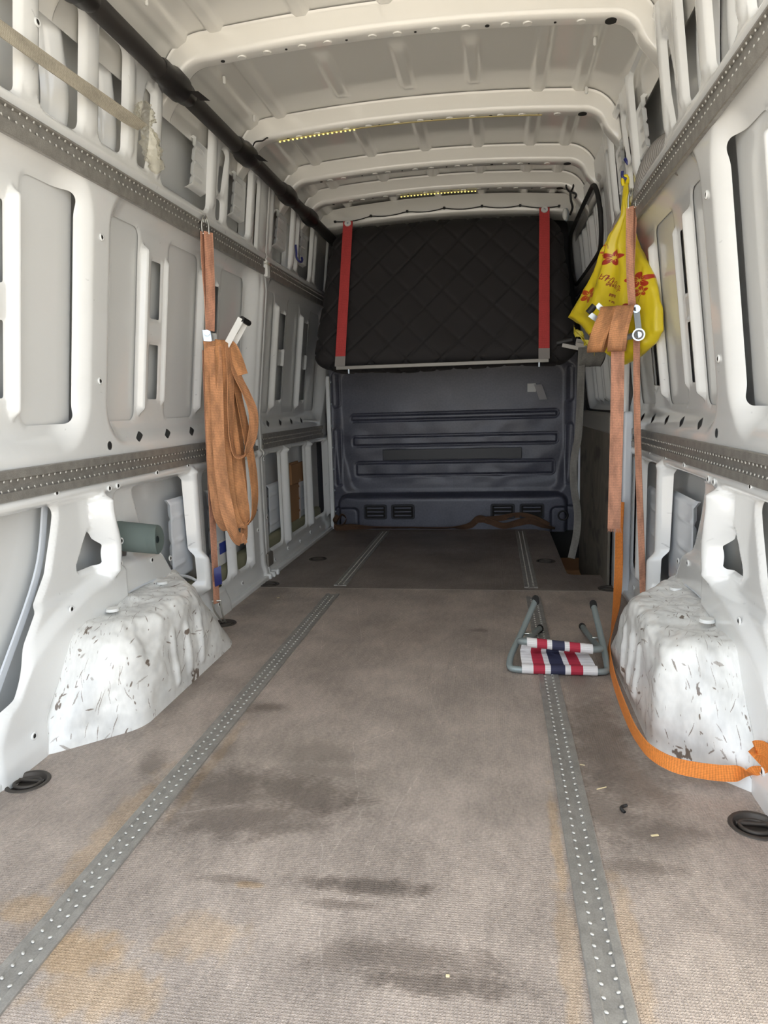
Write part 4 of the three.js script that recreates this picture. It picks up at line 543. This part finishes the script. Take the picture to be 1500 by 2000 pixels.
  part(t, 'bag_body', g, phys({ map: bagMap, roughness: 0.42, transmission: 0.28, thickness: 0, clearcoat: 0.3, clearcoatRoughness: 0.3 }));
  part(t, 'knotted_handle', tube([[0.014, 1.63, 0.0], [0.016, 1.65, 0.006], [0.023, 1.66, 0.0], [0.03, 1.65, -0.006], [0.032, 1.63, 0.0]], 0.007, 24, 8), std({ color: 0xe9d21c, roughness: 0.5 }));
  part(t, 'torn_edge', grid(20, 6, (s, k) => [-0.25 + 0.15 * s, 1.16 - 0.11 * s - 0.03 * k + 0.012 * N2(s * 7, k * 3), 0.02 + 0.01 * Math.sin(s * 14)]), phys({ color: 0xcfbf2c, roughness: 0.45, transmission: 0.35, thickness: 0 }));
  const h = thing('plastic_hook', 'dark blue plastic hook holding up the yellow bag', 'hook'); h.position.set(0.69, -0.022, -2.87); h.rotation.y = -0.162;
  part(h, 'hook', merge([tube([[0.066, 1.7, 0.0], [0.066, 1.683, 0.0], [0.075, 1.674, 0], [0.088, 1.674, 0], [0.099, 1.682, 0], [0.102, 1.7, 0]], 0.005, 30, 8), tube([[0.074, 1.742, 0], [0.08, 1.73, 0.004], [0.094, 1.712, 0], [0.1, 1.7, 0]], 0.006, 20, 8)]), M.blue); part(h, 'cord', tube([[0.076, 1.74, 0], [0.072, 1.8, -0.01], [0.064, 1.9, -0.02]], 0.003, 16, 6), M.black);
  const h2 = thing('plastic_hook', 'dark blue plastic hook in the upper left wall opening', 'hook');
  part(h2, 'hook', tube([[-0.765, 1.72, -3.87], [-0.763, 1.68, -3.87], [-0.762, 1.655, -3.865], [-0.755, 1.64, -3.87], [-0.748, 1.635, -3.9], [-0.747, 1.65, -3.925], [-0.75, 1.665, -3.93]], 0.006, 40, 8), M.blue);
}
// ---------------------------------------------------------------- folding stool
{
  const t = thing('folding_stool', 'small folding stool with striped seat lying on the floor by the right arch', 'stool'), r = 0.0105;
  part(t, 'outer_frame', tube([[0.428, 0.15, -2.5], [0.38, 0.085, -2.37], [0.334, 0.028, -2.235], [0.336, 0.014, -2.2], [0.365, 0.013, -2.19], [0.48, 0.013, -2.19], [0.6, 0.013, -2.19], [0.632, 0.014, -2.2], [0.636, 0.028, -2.235], [0.634, 0.08, -2.36], [0.63, 0.135, -2.5]], r, 120, 12), M.stoolTube);
  part(t, 'inner_frame', tube([[0.452, 0.014, -2.61], [0.425, 0.04, -2.48], [0.385, 0.08, -2.28], [0.366, 0.095, -2.225], [0.385, 0.101, -2.205], [0.48, 0.094, -2.2], [0.585, 0.082, -2.2], [0.612, 0.076, -2.22], [0.615, 0.065, -2.27], [0.612, 0.034, -2.48], [0.61, 0.014, -2.64]], r, 120, 12), M.stoolTube);
  for (const [x, y, z] of [[0.43, 0.152, -2.505], [0.63, 0.137, -2.506]]) part(t, 'rubber_foot', new THREE.CapsuleGeometry(0.0125, 0.018, 4, 12).rotateX(-1.1).translate(x, y, z), M.rubber);
  for (const [x, z] of [[0.453, -2.615], [0.61, -2.645]]) part(t, 'rubber_foot', new THREE.CapsuleGeometry(0.0125, 0.02, 4, 12).rotateX(1.45).translate(x, 0.0135, z), M.rubber);
  for (const [x, y, z] of [[0.395, 0.064, -2.395], [0.628, 0.056, -2.39]]) part(t, 'pivot_bolt', rod([x - 0.016, y, z], [x + 0.016, y, z], 0.006, 10), M.wire);
  const stripe = canvasTex(512, 64, (c, w, h) => { const cols = [[0, 0.155, '#d9d6d4'], [0.155, 0.31, '#a8283c'], [0.31, 0.385, '#d9d6d4'], [0.385, 0.575, '#2b2c45'], [0.575, 0.65, '#d9d6d4'], [0.65, 0.81, '#a8283c'], [0.81, 1, '#d9d6d4']]; for (const [a, b, k] of cols) { c.fillStyle = k; c.fillRect(a * w, 0, (b - a) * w + 1, h); } c.fillStyle = 'rgba(0,0,0,0.10)'; for (let y = 0; y < h; y += 4) c.fillRect(0, y, w, 1); for (let x = 0; x < w; x += 6) c.fillRect(x, 0, 1, h); });
  const fab = std({ map: stripe, roughness: 0.8 });
  const sleeve = (A, B, R, n) => grid(60, 18, (s, k) => { const a = k * Math.PI * 2; return [lerp(A[0], B[0], s), lerp(A[1], B[1], s) + R * Math.sin(a), lerp(A[2], B[2], s) + R * Math.cos(a), s, k]; });
  const seat = part(t, 'seat', grid(60, 24, (s, k) => { const sag = Math.sin(k * Math.PI), x = lerp(lerp(0.372, 0.388, k), lerp(0.602, 0.585, k), s) - 0.012 * sag; return [x, lerp(0.022, lerp(0.1, 0.083, s), k) + 0.006 * sag * Math.sin(k * 9), lerp(-2.2, -2.212, k) - 0.055 * sag - 0.008 * sag * N2(s * 4, k * 3), s, k]; }), fab, 'white, red and navy striped woven seat');
  part(seat, 'lower_sleeve', sleeve([0.37, 0.0165, -2.19], [0.602, 0.0165, -2.19], 0.0155), fab); part(seat, 'upper_sleeve', sleeve([0.386, 0.1, -2.203], [0.588, 0.083, -2.2], 0.0155), fab);
}
// ---------------------------------------------------------------- things in the wall cavities
{
  const t = thing('carpet_roll', 'green grey rolled mat poking out of the left wall above the wheel arch', 'mat');
  part(t, 'roll', grid(40, 20, (s, k) => { const a = s * Math.PI * 2, r = 0.048; return [-0.93 + 0.135 * k + 0.012 * Math.cos(a) * (k > 0.9 ? 1 : 0), 0.475 - 0.03 * k + r * Math.sin(a), -(2.05 + 0.075 * k) + r * Math.cos(a) * 0.9]; }, true), M.greenRoll); part(t, 'rolled_end', new THREE.RingGeometry(0.012, 0.048, 28, 3).rotateY(Math.PI / 2).translate(-0.797, 0.445, -2.125), M.greenRoll);
  const c = thing('cardboard_sheet', 'brown cardboard sheet stuffed in the left wall near the bulkhead', 'cardboard'); part(c, 'sheet', rbox(-0.915, 0.3, -4.13, 0.012, 0.46, 0.2, 0.002), M.cardboard); part(c, 'folded_flap', rbox(-0.905, 0.46, -4.2, 0.012, 0.12, 0.32, 0.002).rotateX(0), M.cardboard);
  const p = thing('printed_card', 'white card with a blue corner tucked behind the left orange strap', 'card'); part(p, 'card', rbox(-0.902, 0.235, -2.94, 0.006, 0.11, 0.16, 0.002), M.white); part(p, 'blue_print', rbox(-0.898, 0.255, -2.93, 0.002, 0.05, 0.1, 0.001), std({ color: 0x2b3f9c, roughness: 0.6 }));
  const b = thing('flexible_hose', 'grey corrugated hose curled behind the right upper rail', 'hose'); const path = curveOf([[0.84, 1.53, -2.26], [0.836, 1.585, -2.36], [0.83, 1.62, -2.5], [0.826, 1.615, -2.63], [0.826, 1.58, -2.72], [0.83, 1.53, -2.78]]), fr = path.computeFrenetFrames(240);
  part(b, 'bellows', grid(24, 240, (s, k) => { const i = Math.round(k * 240), q = path.getPoint(k), a = s * Math.PI * 2, r = 0.046 + 0.008 * Math.sin(i * Math.PI * 2 / 8); return [q.x + r * (Math.cos(a) * fr.normals[i].x + Math.sin(a) * fr.binormals[i].x), q.y + r * (Math.cos(a) * fr.normals[i].y + Math.sin(a) * fr.binormals[i].y), q.z + r * (Math.cos(a) * fr.normals[i].z + Math.sin(a) * fr.binormals[i].z)]; }, true), M.bellows);
}
// ---------------------------------------------------------------- litter on the floor
const litter = [[0.598, 1.353, 'pale wood chip on the floor between the right rail and ring', 0.016, 0.005, 0.3], [0.215, 0.955, 'tiny white crumb on the stained floor at the bottom', 0.006, 0.005, 0], [0.52, 1.52, 'thin straw bit on the floor left of the right wheel arch', 0.026, 0.0022, 0.5], [0.49, 1.62, 'short straw bit by the right floor rail', 0.012, 0.002, -0.2], [-0.69, 3.02, 'tiny white scrap on the left floor by the seam', 0.012, 0.004, 0.2]];
for (const [x, u, label, l, w, a] of litter) { const t = thing('floor_scrap', label, 'scrap'); part(t, 'scrap', rbox(0, 0.0012, 0, l, 0.0024, w, 0.001, 1), M.wood); t.position.set(x, 0, -u); t.rotation.y = a; }
const dk = thing('bark_scrap', 'dark curled scrap on the floor below the right wheel arch', 'scrap'); part(dk, 'scrap', tube([[0.553, 0.003, -1.425], [0.548, 0.006, -1.435], [0.553, 0.004, -1.446], [0.562, 0.005, -1.45]], 0.0035, 16, 6), M.black);

scene.traverse((o) => { if (o.isMesh) { o.castShadow = true; o.receiveShadow = true; } });
renderer.render(scene, camera);
